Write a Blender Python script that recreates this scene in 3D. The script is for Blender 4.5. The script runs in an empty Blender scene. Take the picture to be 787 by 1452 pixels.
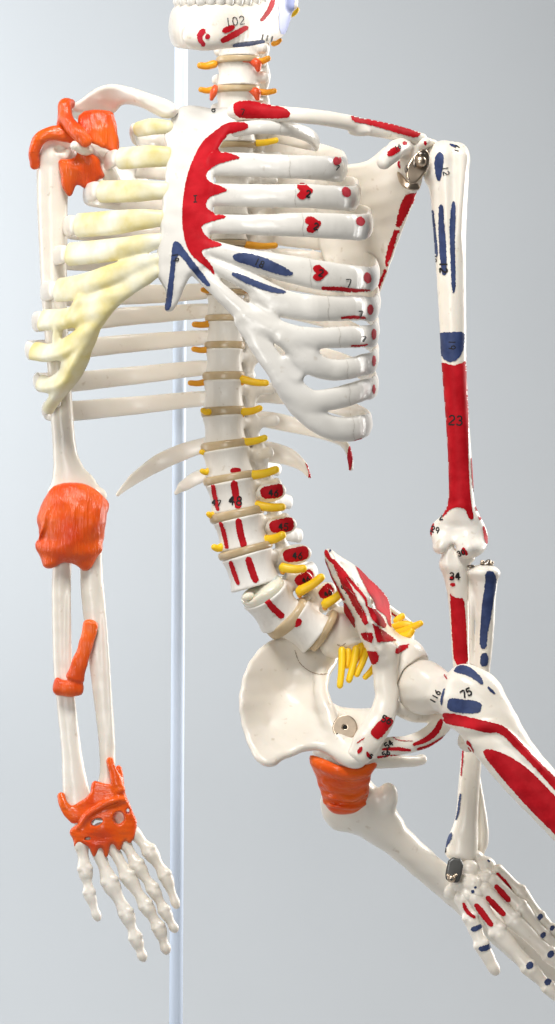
import bpy, math, random
import numpy as np
from mathutils import Vector, Matrix
from mathutils.bvhtree import BVHTree
from mathutils.geometry import delaunay_2d_cdt

random.seed(7)
RNG = np.random.default_rng(7)
S = 0.00055            # metres per unit (one unit = one photo pixel at the skeleton's mid depth)
CAM_DIST = 2.6         # metres from the camera to the skeleton's mid plane
DP = CAM_DIST / S
Z0 = 1.15              # camera height
CX, CY = 393.5, 726.0

scene = bpy.context.scene
COL = scene.collection


def W(px, py, d=0.0):
    """Where a point seen at photo position (px, py) and depth d stands, in units."""
    k = 1.0 + d / DP
    return np.array([(px - CX) * k, d, (CY - py) * k])


# ------------------------------------------------------------------ materials
def new_mat(name):
    m = bpy.data.materials.new(name)
    m.use_nodes = True
    nt = m.node_tree
    nt.nodes.clear()
    out = nt.nodes.new('ShaderNodeOutputMaterial')
    b = nt.nodes.new('ShaderNodeBsdfPrincipled')
    nt.links.new(b.outputs[0], out.inputs[0])
    return m, nt, b


def noise_node(nt, scale, detail=3.0, rough=0.55, stretch=None):
    tc = nt.nodes.new('ShaderNodeTexCoord')
    n = nt.nodes.new('ShaderNodeTexNoise')
    n.inputs['Scale'].default_value = scale
    n.inputs['Detail'].default_value = detail
    n.inputs['Roughness'].default_value = rough
    if stretch:
        mp = nt.nodes.new('ShaderNodeMapping')
        mp.inputs['Scale'].default_value = stretch
        nt.links.new(tc.outputs['Object'], mp.inputs[0])
        nt.links.new(mp.outputs[0], n.inputs['Vector'])
    else:
        nt.links.new(tc.outputs['Object'], n.inputs['Vector'])
    return n


def ramp(nt, src, stops):
    r = nt.nodes.new('ShaderNodeValToRGB')
    el = r.color_ramp.elements
    while len(el) < len(stops):
        el.new(0.5)
    for e, (p, c) in zip(el, stops):
        e.position = p
        e.color = (*c, 1.0)
    nt.links.new(src, r.inputs[0])
    return r


def bump(nt, b, src, strength, dist=0.001, prev=None):
    bp = nt.nodes.new('ShaderNodeBump')
    bp.inputs['Strength'].default_value = strength
    bp.inputs['Distance'].default_value = dist
    nt.links.new(src, bp.inputs['Height'])
    if prev is not None:
        nt.links.new(prev.outputs[0], bp.inputs['Normal'])
    nt.links.new(bp.outputs[0], b.inputs['Normal'])
    return bp


def plastic(name, c1, c2, rough=0.38, sss=0.0, nscale=14.0, bscale=240.0, bstr=0.12, coat=0.0,
            stretch=None, lo=0.35, hi=0.65, sss_col=(1.0, 0.6, 0.4), big=0.10, spec=0.5, pits=0.0):
    m, nt, b = new_mat(name)
    n = noise_node(nt, nscale, 4.0)
    r = ramp(nt, n.outputs[0], [(lo, c1), (hi, c2)])
    nt.links.new(r.outputs[0], b.inputs['Base Color'])
    if pits:
        npt = noise_node(nt, 150.0, 2.0)
        rp = ramp(nt, npt.outputs[0], [(0.66, (1, 1, 1)), (0.76, (0.66, 0.58, 0.48))])
        n2 = noise_node(nt, 9.0, 3.0)
        rp2 = ramp(nt, n2.outputs[0], [(0.35, (1, 1, 1)), (0.75, (0.97, 0.93, 0.84))])
        cur = r.outputs[0]
        for q in (rp, rp2):
            mx = nt.nodes.new('ShaderNodeMix')
            mx.data_type = 'RGBA'
            mx.blend_type = 'MULTIPLY'
            mx.inputs[0].default_value = pits
            nt.links.new(cur, mx.inputs[6])
            nt.links.new(q.outputs[0], mx.inputs[7])
            cur = mx.outputs[2]
        nt.links.new(cur, b.inputs['Base Color'])
    b.inputs['Roughness'].default_value = rough
    b.inputs['Specular IOR Level'].default_value = spec
    nr = noise_node(nt, 60.0, 3.0)
    mr = nt.nodes.new('ShaderNodeMapRange')
    mr.inputs['To Min'].default_value = rough - 0.08
    mr.inputs['To Max'].default_value = rough + 0.08
    nt.links.new(nr.outputs[0], mr.inputs[0])
    nt.links.new(mr.outputs[0], b.inputs['Roughness'])
    if sss:
        b.inputs['Subsurface Weight'].default_value = sss
        b.inputs['Subsurface Radius'].default_value = sss_col
        b.inputs['Subsurface Scale'].default_value = 0.004
    if coat:
        b.inputs['Coat Weight'].default_value = coat
        b.inputs['Coat Roughness'].default_value = 0.15
    nb1 = noise_node(nt, 55.0, 2.0)
    p = bump(nt, b, nb1.outputs[0], big, 0.002)
    nb = noise_node(nt, bscale, 4.0, 0.6, stretch)
    bump(nt, b, nb.outputs[0], bstr, 0.0008, p)
    return m


M = {}
M['bone'] = plastic('bone_plastic', (0.775, 0.72, 0.64), (0.83, 0.785, 0.715), 0.31, sss=0.12, sss_col=(1.0, 0.55, 0.3), pits=0.5)
M['grey_bone'] = plastic('grey_white_bone_plastic', (0.68, 0.655, 0.61), (0.74, 0.72, 0.68), 0.25, big=0.14, pits=0.35)
M['ridged'] = plastic('ridged_bone_plastic', (0.74, 0.71, 0.66), (0.80, 0.77, 0.72), 0.42, bscale=190.0,
                      bstr=1.0, stretch=(1.0, 1.0, 0.16), pits=0.6)
M['tan'] = plastic('tan_disc_rubber', (0.44, 0.325, 0.18), (0.58, 0.455, 0.285), 0.32, sss=0.3, nscale=40.0)
M['jelly'] = plastic('clear_pale_disc_rubber', (0.74, 0.70, 0.56), (0.80, 0.77, 0.66), 0.16, sss=0.5, nscale=30.0)
M['seam'] = plastic('seam_line', (0.50, 0.47, 0.42), (0.56, 0.53, 0.48), 0.5)
M['cart'] = plastic('pale_yellow_cartilage', (0.69, 0.59, 0.24), (0.79, 0.76, 0.60), 0.45, nscale=34.0, lo=0.34, hi=0.64, big=0.22)
M['yellow'] = plastic('yellow_nerve_rubber', (0.90, 0.52, 0.008), (0.94, 0.64, 0.015), 0.40, sss=0.15, sss_col=(1, .5, .1))
M['amber'] = plastic('amber_nerve_rubber', (0.78, 0.30, 0.01), (0.84, 0.38, 0.015), 0.40, sss=0.15, sss_col=(1, .4, .1))
M['artery'] = plastic('red_artery_rubber', (0.75, 0.05, 0.02), (0.80, 0.12, 0.03), 0.35)
M['red'] = plastic('red_paint', (0.36, 0.005, 0.010), (0.50, 0.012, 0.020), 0.52, nscale=70.0, bscale=350.0, bstr=0.22, spec=0.07)
M['pink'] = plastic('thin_red_paint', (0.40, 0.008, 0.020), (0.52, 0.03, 0.05), 0.6, spec=0.08, nscale=160.0)
M['navy'] = plastic('navy_paint', (0.020, 0.034, 0.10), (0.036, 0.058, 0.155), 0.55, spec=0.3, nscale=130.0, bscale=350.0, bstr=0.25)
M['lilac'] = plastic('lilac_paint', (0.33, 0.37, 0.62), (0.40, 0.44, 0.68), 0.45, nscale=60.0)
M['ink'] = plastic('black_ink', (0.012, 0.011, 0.012), (0.02, 0.02, 0.02), 0.6, spec=0.2)
M['black'] = plastic('black_metal', (0.04, 0.04, 0.04), (0.075, 0.075, 0.07), 0.3)
M['crease'] = plastic('brown_seam', (0.30, 0.22, 0.15), (0.38, 0.29, 0.2), 0.5)


def orange_mat(name, c1, c2, stretch, rough=0.28):
    m, nt, b = new_mat(name)
    n = noise_node(nt, 22.0, 4.0)
    r = ramp(nt, n.outputs[0], [(0.32, c1), (0.68, c2)])
    nt.links.new(r.outputs[0], b.inputs['Base Color'])
    b.inputs['Roughness'].default_value = rough
    b.inputs['Specular IOR Level'].default_value = 0.4
    b.inputs['Subsurface Weight'].default_value = 0.25
    b.inputs['Subsurface Radius'].default_value = (1.0, 0.35, 0.08)
    b.inputs['Subsurface Scale'].default_value = 0.004
    # fibres moulded into the rubber
    nb = noise_node(nt, 90.0, 3.0, 0.5, stretch)
    w = nt.nodes.new('ShaderNodeTexNoise')
    p = bump(nt, b, nb.outputs[0], 0.65, 0.0022)
    nb2 = noise_node(nt, 300.0, 3.0, 0.6, (stretch[0] * 1.3, 1.0, stretch[2] * 0.4))
    bump(nt, b, nb2.outputs[0], 0.7, 0.0014, p)
    nt.nodes.remove(w)
    return m


M['orange'] = orange_mat('orange_ligament_rubber', (0.66, 0.048, 0.006), (0.84, 0.15, 0.014), (1.6, 1.0, 0.3))
M['orange_x'] = orange_mat('orange_capsule_rubber', (0.66, 0.048, 0.006), (0.84, 0.15, 0.014), (0.3, 1.0, 1.6))


def metal(name, col, rough):
    m, nt, b = new_mat(name)
    n = noise_node(nt, 180.0, 4.0)
    r = ramp(nt, n.outputs[0], [(0.3, tuple(c * .85 for c in col)), (0.7, col)])
    nt.links.new(r.outputs[0], b.inputs['Base Color'])
    b.inputs['Metallic'].default_value = 1.0
    b.inputs['Roughness'].default_value = rough
    return m


M['steel'] = metal('nickel_steel', (0.66, 0.53, 0.40), 0.34)
M['dark_steel'] = metal('dark_nickel_steel', (0.30, 0.26, 0.22), 0.3)
M['pole'] = plastic('blue_white_enamel', (0.62, 0.71, 0.85), (0.64, 0.73, 0.87), 0.5, bstr=0.01, big=0.01, coat=0.0)


# ------------------------------------------------------------------ curves
def spline(P, n=8):
    """Catmull-Rom through the rows of P (all columns interpolated)."""
    P = np.asarray(P, float)
    if len(P) < 3:
        t = np.linspace(0, 1, n + 1)[:, None]
        return P[0] * (1 - t) + P[1] * t
    Q = np.vstack([2 * P[0] - P[1], P, 2 * P[-1] - P[-2]])
    out = []
    for i in range(1, len(Q) - 2):
        p0, p1, p2, p3 = Q[i - 1], Q[i], Q[i + 1], Q[i + 2]
        for t in np.arange(n) / n:
            out.append(0.5 * ((2 * p1) + (-p0 + p2) * t + (2 * p0 - 5 * p1 + 4 * p2 - p3) * t * t
                              + (-p0 + 3 * p1 - 3 * p2 + p3) * t ** 3))
    out.append(P[-1])
    return np.array(out)


# ------------------------------------------------------------------ signed distance modelling
class Field:
    """Rounded bone shapes blended in a distance field and turned into one mesh."""

    def __init__(self, vox=1.6, local=False):
        self.vox, self.prims, self.local = vox, [], local

    def P(self, px, py, d):
        return np.array([px, py, d], float) if self.local else W(px, py, d)

    def _add(self, lo, hi, fn, k, op, tag):
        self.prims.append((np.asarray(lo, float), np.asarray(hi, float), fn, k, op, tag))

    def ell(self, c, r, k=6.0, op='add', tag=0, rot=None):
        C = self.P(*c)
        r = np.array(r if np.ndim(r) else (r, r, r), float)     # (lateral, depth, vertical)
        R = np.eye(3) if rot is None else np.array(Matrix.Rotation(math.radians(rot), 3, 'Y'))
        m = r.max()

        def fn(X, Y, Z):
            q = [X - C[0], Y - C[1], Z - C[2]]
            l = [R[0, j] * q[0] + R[1, j] * q[1] + R[2, j] * q[2] for j in range(3)]
            e = np.sqrt(sum((l[j] / r[j]) ** 2 for j in range(3)))
            g = np.sqrt(sum((l[j] / r[j] ** 2) ** 2 for j in range(3)))
            return e * (e - 1) / np.maximum(g, 1e-6)
        self._add(C - m, C + m, fn, k, op, tag)

    def tube(self, pts, k=6.0, op='add', tag=0, wdir=None, n=6):
        """pts rows: px, py, d, r  or  px, py, d, half width along wdir, half thickness."""
        A = spline(pts, n)
        C = np.array([self.P(*a[:3]) for a in A])
        kk = np.ones(len(A)) if self.local else 1 + A[:, 2] / DP
        r1 = np.maximum(A[:, 3] * kk, 0.3)
        r2 = np.maximum(A[:, -1] * kk, 0.3)
        rm = max(r1.max(), r2.max())
        lo, hi = C.min(0) - rm, C.max(0) + rm
        flat = A.shape[1] > 4
        wd = None
        if flat:
            wd = np.asarray(wdir if wdir is not None else (0, 0, 1), float)
            if wd.ndim == 2:
                wd = spline(np.c_[wd], n)
            else:
                wd = np.repeat(wd[None], len(A), 0)
        vox = self.vox

        def fn(X, Y, Z, k=k):
            D = np.full(np.broadcast_shapes(X.shape, Y.shape, Z.shape), 1e3, np.float32)
            xs, ys, zs = X.ravel(), Y.ravel(), Z.ravel()
            pad = k + 3 * vox
            for i in range(len(C) - 1):
                a, b = C[i], C[i + 1]
                ab = b - a
                L2 = max(ab @ ab, 1e-9)
                rr = max(r1[i], r1[i + 1], r2[i], r2[i + 1]) + pad
                l, h = np.minimum(a, b) - rr, np.maximum(a, b) + rr
                s = tuple(slice(max(int(np.searchsorted(v, l[j])) - 1, 0), int(np.searchsorted(v, h[j])) + 1)
                          for j, v in enumerate((xs, ys, zs)))
                x, y, z = X[s[0]], Y[:, s[1]], Z[:, :, s[2]]
                if x.size == 0 or y.size == 0 or z.size == 0:
                    continue
                qx, qy, qz = x - a[0], y - a[1], z - a[2]
                t = np.clip((qx * ab[0] + qy * ab[1] + qz * ab[2]) / L2, 0, 1)
                px, py, pz = qx - t * ab[0], qy - t * ab[1], qz - t * ab[2]
                ra = r1[i] + (r1[i + 1] - r1[i]) * t
                if not flat:
                    d = np.sqrt(px * px + py * py + pz * pz) - ra
                else:
                    rb = r2[i] + (r2[i + 1] - r2[i]) * t
                    T = ab / math.sqrt(L2)
                    w = wd[i] - (wd[i] @ T) * T
                    w = w / max(np.linalg.norm(w), 1e-6)
                    nn = np.cross(T, w)
                    cw = px * w[0] + py * w[1] + pz * w[2]
                    cn = px * nn[0] + py * nn[1] + pz * nn[2]
                    ct = px * T[0] + py * T[1] + pz * T[2]
                    e = np.sqrt((cw / ra) ** 2 + (cn / rb) ** 2 + (ct / rb) ** 2)
                    g = np.sqrt((cw / ra ** 2) ** 2 + (cn / rb ** 2) ** 2 + (ct / rb ** 2) ** 2)
                    d = np.where(g > 1e-6, e * (e - 1) / np.maximum(g, 1e-6), -rb)
                D[s] = np.minimum(D[s], d)
            return D
        self._add(lo, hi, fn, k, op, tag)

    def plate(self, poly, depth, th, k=6.0, op='add', tag=0, rnd=None, step=1.5, smooth=2):
        """A sheet bounded by a closed outline (px, py), bent to pass the points depth = [(px, py, d)];
        th = half thickness (number or [(px, py, th)])."""
        pl = np.asarray(poly, float)
        for _ in range(smooth):
            nx = np.roll(pl, -1, 0)
            pl = np.stack([pl * .75 + nx * .25, pl * .25 + nx * .75], 1).reshape(-1, 2)
        lo, hi = pl.min(0) - 32, pl.max(0) + 32
        gx = np.arange(lo[0], hi[0] + step, step)
        gy = np.arange(lo[1], hi[1] + step, step)
        GX, GY = np.meshgrid(gx, gy, indexing='ij')
        d2 = np.full(GX.shape, 1e9)
        ins = np.zeros(GX.shape, bool)
        for a, b in zip(pl, np.roll(pl, -1, 0)):
            ab = b - a
            t = np.clip(((GX - a[0]) * ab[0] + (GY - a[1]) * ab[1]) / max(ab @ ab, 1e-9), 0, 1)
            d2 = np.minimum(d2, (GX - a[0] - t * ab[0]) ** 2 + (GY - a[1] - t * ab[1]) ** 2)
            if abs(ab[1]) > 1e-9:
                c = ((a[1] > GY) != (b[1] > GY)) & (GX < (b[0] - a[0]) * (GY - a[1]) / ab[1] + a[0])
                ins ^= c
        d2 = np.sqrt(d2) * np.where(ins, -1, 1)

        def fit(P):
            if not np.ndim(P):
                return np.full(GX.shape, float(P))
            P = np.asarray(P, float)
            n = len(P)
            if n == 1:
                return np.full(GX.shape, P[0, 2])
            K = np.sqrt((P[:, None, 0] - P[None, :, 0]) ** 2 + (P[:, None, 1] - P[None, :, 1]) ** 2 + 16.0)
            c = np.linalg.solve(K + 1e-6 * np.eye(n), P[:, 2] - P[:, 2].mean())
            o = np.full(GX.shape, P[:, 2].mean())
            for i in range(n):
                o += c[i] * np.sqrt((GX - P[i, 0]) ** 2 + (GY - P[i, 1]) ** 2 + 16.0)
            return o
        DD, TT = fit(depth), fit(th)
        g0, g1 = np.gradient(DD, step)
        SL = np.sqrt(1 + g0 ** 2 + g1 ** 2)
        dmin, dmax = DD[d2 < 6].min(), DD[d2 < 6].max()
        tm = TT.max() if np.ndim(th) else float(th)
        kk = (1 + (dmin - tm) / DP, 1 + (dmax + tm) / DP)
        xs = [(x - CX) * q for x in (pl[:, 0].min(), pl[:, 0].max()) for q in kk]
        zs = [(CY - y) * q for y in (pl[:, 1].min(), pl[:, 1].max()) for q in kk]

        def fn(X, Y, Z):
            q = 1 + Y / DP
            U = np.clip((X / q + CX - lo[0]) / step, 0, len(gx) - 1.001)
            V = np.clip((CY - Z / q - lo[1]) / step, 0, len(gy) - 1.001)
            U, V = np.broadcast_arrays(U, V)
            i, j = U.astype(int), V.astype(int)
            u, v = U - i, V - j

            def samp(A):
                return (A[i, j] * (1 - u) * (1 - v) + A[i + 1, j] * u * (1 - v) + A[i, j + 1] * (1 - u) * v + A[i + 1, j + 1] * u * v)
            h = samp(TT)
            r = np.minimum(h, rnd if rnd is not None else 1e9)
            a = samp(d2) + r
            b = np.abs(Y - samp(DD)) / samp(SL) - h + r
            return np.minimum(np.maximum(a, b), 0) + np.sqrt(np.maximum(a, 0) ** 2 + np.maximum(b, 0) ** 2) - r
        self._add((min(xs), dmin - tm * 1.6, min(zs)), (max(xs), dmax + tm * 1.6, max(zs)), fn, k, op, tag)

    def custom(self, lo, hi, fn, k=3.0, op='add', tag=0):
        self._add(lo, hi, fn, k, op, tag)

    def mesh(self, noise=0.0, relax=2):
        h = self.vox
        adds = [p for p in self.prims if p[4] == 'add']
        lo = np.min([p[0] for p in adds], 0) - 3 * h - 2
        hi = np.max([p[1] for p in adds], 0) + 3 * h + 2
        n = np.ceil((hi - lo) / h).astype(int) + 1
        ax = [lo[i] + h * np.arange(n[i]) for i in range(3)]
        F = np.full(n, 1e3, np.float32)
        tags = sorted({p[5] for p in adds})
        multi = len(tags) > 1
        if multi:
            TD = np.full(n, 1e3, np.float32)
            TG = np.zeros(n, np.int16)
        for plo, phi, fn, k, op, tag in self.prims:
            pad = k + 2.5 * h
            s = tuple(slice(max(int((plo[i] - pad - lo[i]) / h), 0), min(int((phi[i] + pad - lo[i]) / h) + 2, n[i])) for i in range(3))
            if any(q.stop <= q.start for q in s):
                continue
            X = ax[0][s[0]][:, None, None]
            Y = ax[1][s[1]][None, :, None]
            Z = ax[2][s[2]][None, None, :]
            d = np.asarray(fn(X, Y, Z), np.float32)
            f = F[s]
            if op == 'add':
                if multi:
                    m = d < TD[s]
                    TD[s][m] = np.broadcast_to(d, f.shape)[m]
                    TG[s][m] = tag
                if k > 0.01:
                    hh = np.clip(.5 + .5 * (f - d) / k, 0, 1)
                    F[s] = f * (1 - hh) + d * hh - k * hh * (1 - hh)
                else:
                    F[s] = np.minimum(f, d)
            else:
                if k > 0.01:
                    hh = np.clip(.5 - .5 * (f + d) / k, 0, 1)
                    F[s] = f * (1 - hh) - d * hh + k * hh * (1 - hh)
                else:
                    F[s] = np.maximum(f, -d)
        V, Fc, cell = nets(F, lo, h)
        if relax:
            V = relax_mesh(V, Fc, relax)
        if noise:
            V = V + noise * wobble(V)
        if multi:
            return V, Fc, TG[cell[:, 0], cell[:, 1], cell[:, 2]]
        return V, Fc, None


_WK = RNG.normal(size=(10, 3)) / np.array([30, 30, 22, 22, 16, 16, 12, 12, 9, 9])[:, None] * 1.0
_WP = RNG.uniform(0, 6.28, size=10)
_WA = RNG.normal(size=(10, 3))


def wobble(V):
    o = np.zeros_like(V)
    for k, p, a in zip(_WK, _WP, _WA):
        o += np.sin(V @ k + p)[:, None] * a * 0.3
    return o


def nets(F, lo, h):
    s = F < 0
    n = np.array(F.shape)
    c = np.zeros(n - 1, np.int8)
    for i in (0, 1):
        for j in (0, 1):
            for k in (0, 1):
                c += s[i:n[0] - 1 + i, j:n[1] - 1 + j, k:n[2] - 1 + k]
    act = np.argwhere((c > 0) & (c < 8))
    idx = np.full(n - 1, -1, np.int32)
    idx[act[:, 0], act[:, 1], act[:, 2]] = np.arange(len(act))
    acc = np.zeros((len(act), 3))
    cnt = np.zeros(len(act))
    cor = [(i, j, k) for i in (0, 1) for j in (0, 1) for k in (0, 1)]
    val = {q: F[act[:, 0] + q[0], act[:, 1] + q[1], act[:, 2] + q[2]].astype(float) for q in cor}
    for a in cor:
        for d in range(3):
            if a[d] == 0:
                b = tuple(a[i] + (i == d) for i in range(3))
                va, vb = val[a], val[b]
                m = (va < 0) != (vb < 0)
                t = np.where(m, va / np.where(m, va - vb, 1), 0)
                p = np.array(a, float)[None] + t[:, None] * np.eye(3)[d][None]
                acc[m] += p[m]
                cnt[m] += 1
    V = (acc / np.maximum(cnt, 1)[:, None] + act) * h + lo
    faces = []
    for d in range(3):
        e1, e2 = [(1, 2), (2, 0), (0, 1)][d]
        sl0 = [slice(None)] * 3
        sl1 = [slice(None)] * 3
        sl0[d] = slice(0, n[d] - 1)
        sl1[d] = slice(1, n[d])
        A, B = s[tuple(sl0)], s[tuple(sl1)]
        w = np.argwhere(A != B)
        w = w[(w[:, e1] > 0) & (w[:, e2] > 0) & (w[:, e1] < n[e1] - 1) & (w[:, e2] < n[e2] - 1)]
        flip = A[w[:, 0], w[:, 1], w[:, 2]]
        q = []
        for o1, o2 in ((-1, -1), (0, -1), (0, 0), (-1, 0)):
            t = w.copy()
            t[:, e1] += o1
            t[:, e2] += o2
            q.append(idx[t[:, 0], t[:, 1], t[:, 2]])
        q = np.stack(q, 1)
        q[~flip] = q[~flip][:, ::-1]
        faces.append(q)
    Fc = np.vstack(faces)
    Fc = Fc[(Fc >= 0).all(1)]
    return V, Fc, act


def relax_mesh(V, Fc, it):
    E = np.vstack([Fc[:, [0, 1]], Fc[:, [1, 2]], Fc[:, [2, 3]], Fc[:, [3, 0]]])
    a, b = E[:, 0], E[:, 1]
    cnt = np.bincount(np.r_[a, b], minlength=len(V)).astype(float)
    for i in range(it):
        for lam in (0.55, -0.50):
            sm = np.stack([np.bincount(np.r_[a, b], weights=np.r_[V[b, j], V[a, j]], minlength=len(V)) for j in range(3)], 1)
            V = V + lam * (sm / np.maximum(cnt, 1)[:, None] - V)
    return V


# ------------------------------------------------------------------ parts
ROOT = None


class Part:
    """One mesh of the model: gathers shells and painted marks, then links itself as one object."""

    def __init__(self, name, parent=None, label=None):
        self.name, self.parent, self.label = name, parent, label
        self.V, self.F, self.mi, self.mats = [], [], [], []
        self.nv = 0
        self.bvh = None
        self.obj = None

    def add(self, V, F, mat):
        V = np.asarray(V, float)
        m = M[mat] if isinstance(mat, str) else mat
        if m not in self.mats:
            self.mats.append(m)
        k = self.mats.index(m)
        self.V.append(V)
        for f in F:
            self.F.append([int(i) + self.nv for i in f])
        self.mi += [k] * len(F)
        self.nv += len(V)
        return self

    def field(self, fld, mat, noise=0.0, relax=2):
        V, F, _ = fld.mesh(noise, relax)
        return self.add(V, F, mat)

    def surface(self):
        if self.bvh is None:
            self.base = (np.vstack(self.V), list(self.F))
            self.bvh = BVHTree.FromPolygons([Vector(v) for v in self.base[0]], self.base[1])
        return self.bvh

    def build(self):
        me = bpy.data.meshes.new(self.name)
        V = np.vstack(self.V) * S + np.array([0, 0, Z0])
        par = self.parent
        if isinstance(par, Part):
            par = par.obj
        if ROOT is not None:
            V = V - np.array(ROOT.location)
        me.from_pydata(V.tolist(), [], self.F)
        for m in self.mats:
            me.materials.append(m)
        me.polygons.foreach_set('material_index', np.array(self.mi, np.int32))
        me.polygons.foreach_set('use_smooth', np.ones(len(self.F), bool))
        me.update()
        o = bpy.data.objects.new(self.name, me)
        COL.objects.link(o)
        o.parent = par if par is not None else ROOT
        if self.label:
            o['label'] = self.label
        self.obj = o
        return o

    def paint(self, poly, mat, off=0.85, jitter=0.3, smooth=1, step=1.7, on=None):
        """A painted patch: the outline (photo px) is laid onto this part's surface as a thin coat."""
        bvh = on if on is not None else self.surface()
        pl = np.asarray(poly, float)
        for _ in range(smooth):
            nx = np.roll(pl, -1, 0)
            pl = np.stack([pl * .75 + nx * .25, pl * .25 + nx * .75], 1).reshape(-1, 2)
        seg = []
        for a, b in zip(pl, np.roll(pl, -1, 0)):
            m = max(1, int(np.ceil(np.linalg.norm(b - a) / step)))
            for t in range(m):
                seg.append(a + (b - a) * t / m)
        bd = np.array(seg) + RNG.normal(size=(len(seg), 2)) * jitter
        lo, hi = bd.min(0), bd.max(0)
        gx, gy = np.meshgrid(np.arange(lo[0], hi[0], step), np.arange(lo[1], hi[1], step))
        G = np.c_[gx.ravel(), gy.ravel()]
        ins = np.zeros(len(G), bool)
        dm = np.full(len(G), 1e9)
        for a, b in zip(bd, np.roll(bd, -1, 0)):
            if a[1] != b[1]:
                c = ((a[1] > G[:, 1]) != (b[1] > G[:, 1])) & (G[:, 0] < (b[0] - a[0]) * (G[:, 1] - a[1]) / (b[1] - a[1]) + a[0])
                ins ^= c
            dm = np.minimum(dm, ((G - a) ** 2).sum(1))
        G = G[ins & (dm > (0.6 * step) ** 2)]
        n = len(bd)
        vs = [Vector(p) for p in bd] + [Vector(p) for p in G]
        r = delaunay_2d_cdt(vs, [(i, (i + 1) % n) for i in range(n)], [], 1, 1e-5)
        P2, tris = r[0], r[2]
        cam = Vector((0, -DP, 0))
        pos = [None] * len(P2)
        dep = []
        for i, p in enumerate(P2):
            d = Vector(W(p[0], p[1], 0)) - cam
            d.normalize()
            loc, nor, fi, _ = bvh.ray_cast(cam, d)
            if loc is not None:
                if nor.dot(d) > 0:
                    nor = -nor
                pos[i] = loc + nor * (off * 0.42) - d * (off * 0.62)
                dep.append(loc.y)
        if not dep:
            print('paint missed', self.name, pl[0])
            return self
        dm = float(np.median(dep))
        for i, p in enumerate(P2):
            if pos[i] is None:
                best = None
                for dd in (-12, -6, 0, 5, 10, 15, 20, 26):
                    qq = Vector(W(p[0], p[1], dm + dd))
                    h = bvh.find_nearest(qq)
                    if best is None or h[3] < best[0]:
                        best = (h[3], qq, h)
                q = best[1]
                loc, nor, fi, _ = best[2]
                if (loc - q).length < 26:
                    if nor.dot(q - loc) < 0:
                        nor = -nor
                    pos[i] = loc + nor * (off * 0.3)
        use = sorted({i for t in tris for i in t})
        F = []
        for t in tris:
            if all(pos[i] is not None for i in t):
                a, b, c = (pos[i] for i in t)
                if max((a - b).length, (b - c).length, (a - c).length) < 24:
                    nn = (b - a).cross(c - a)
                    F.append(t if nn.dot(a - cam) < 0 else (t[0], t[2], t[1]))
        keep = sorted({i for t in F for i in t})
        mp = {i: k for k, i in enumerate(keep)}
        if F:
            self.add([tuple(pos[i]) for i in keep], [[mp[i] for i in t] for t in F], mat)
        return self

    def write(self, txt, px, py, h, ang=0.0, mat='ink', w=0.65, on=None, asp=0.62):
        """Hand-lettered characters centred at (px, py), h photo px high, turned by ang degrees clockwise."""
        ca, sa = math.cos(math.radians(ang)), math.sin(math.radians(ang))
        adv = h * asp * 1.35
        x0 = -adv * (len(txt) - 1) / 2 - h * asp / 2
        for i, ch in enumerate(txt):
            for st in GLYPH.get(ch, []):
                pts = []
                for gx, gy in st:
                    lx = x0 + i * adv + gx * h * asp
                    ly = (0.5 - gy) * h
                    pts.append((px + lx * ca - ly * sa, py + lx * sa + ly * ca))
                self.paint(stroke(pts, w, n=3), mat, off=1.15, jitter=0.1, smooth=0, step=1.5, on=on)
        return self


def _arc(cx, cy, rx, ry, a0, a1, n=7):
    return [(cx + rx * math.cos(math.radians(a0 + (a1 - a0) * i / n)), cy + ry * math.sin(math.radians(a0 + (a1 - a0) * i / n))) for i in range(n + 1)]


GLYPH = {
    '0': [_arc(.5, .5, .45, .5, 90, 265, 7), _arc(.5, .5, .45, .5, -85, 85, 7)],
    '1': [[(.5, 1), (.5, 0)]],
    '2': [_arc(.5, .72, .45, .28, 160, -40, 6) + [(.05, .02), (1, .02)]],
    '3': [_arc(.45, .75, .42, .25, 150, -90, 6), _arc(.45, .27, .5, .27, 90, -150, 6)],
    '4': [[(.65, 0), (.65, 1), (0, .35), (1, .35)]],
    '5': [[(.95, 1), (.2, 1), (.12, .58)] + _arc(.45, .32, .5, .32, 110, -150, 6)],
    '6': [[(.8, 1), (.3, .65)] + _arc(.5, .3, .42, .3, 160, 330, 6), _arc(.5, .3, .42, .3, 150, -20, 6)],
    '7': [[(0, .98), (.95, .98), (.45, 0)]],
    '8': [_arc(.5, .75, .36, .25, -90, 85, 6), _arc(.5, .75, .36, .25, 270, 95, 6), _arc(.5, .25, .45, .25, 90, 265, 6), _arc(.5, .25, .45, .25, 85, -85, 6)],
    '9': [_arc(.48, .7, .4, .3, 0, 175, 6), _arc(.48, .7, .4, .3, 185, 355, 6), [(.9, .72), (.7, 0)]],
    'I': [[(.1, 1), (.9, 1)], [(.5, 1), (.5, 0)], [(.1, 0), (.9, 0)]],
    '.': [[(.4, .05), (.55, .0)]],
}


def stroke(pts, w, n=5):
    """Outline of a brush stroke along pts with half width w (number or one per point)."""
    ww = np.full(len(pts), w, float) if not np.ndim(w) else np.asarray(w, float)
    A = spline(np.c_[np.asarray(pts, float), ww], n)
    C, w = A[:, :2], A[:, 2]
    T = np.gradient(C, axis=0)
    T /= np.maximum(np.linalg.norm(T, axis=1), 1e-6)[:, None]
    N = np.c_[-T[:, 1], T[:, 0]]
    L, R = C + N * w[:, None], C - N * w[:, None]
    e = C[-1] + T[-1] * w[-1] * .8
    b = C[0] - T[0] * w[0] * .8
    return np.vstack([[b], L, [e], R[::-1]])


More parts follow.
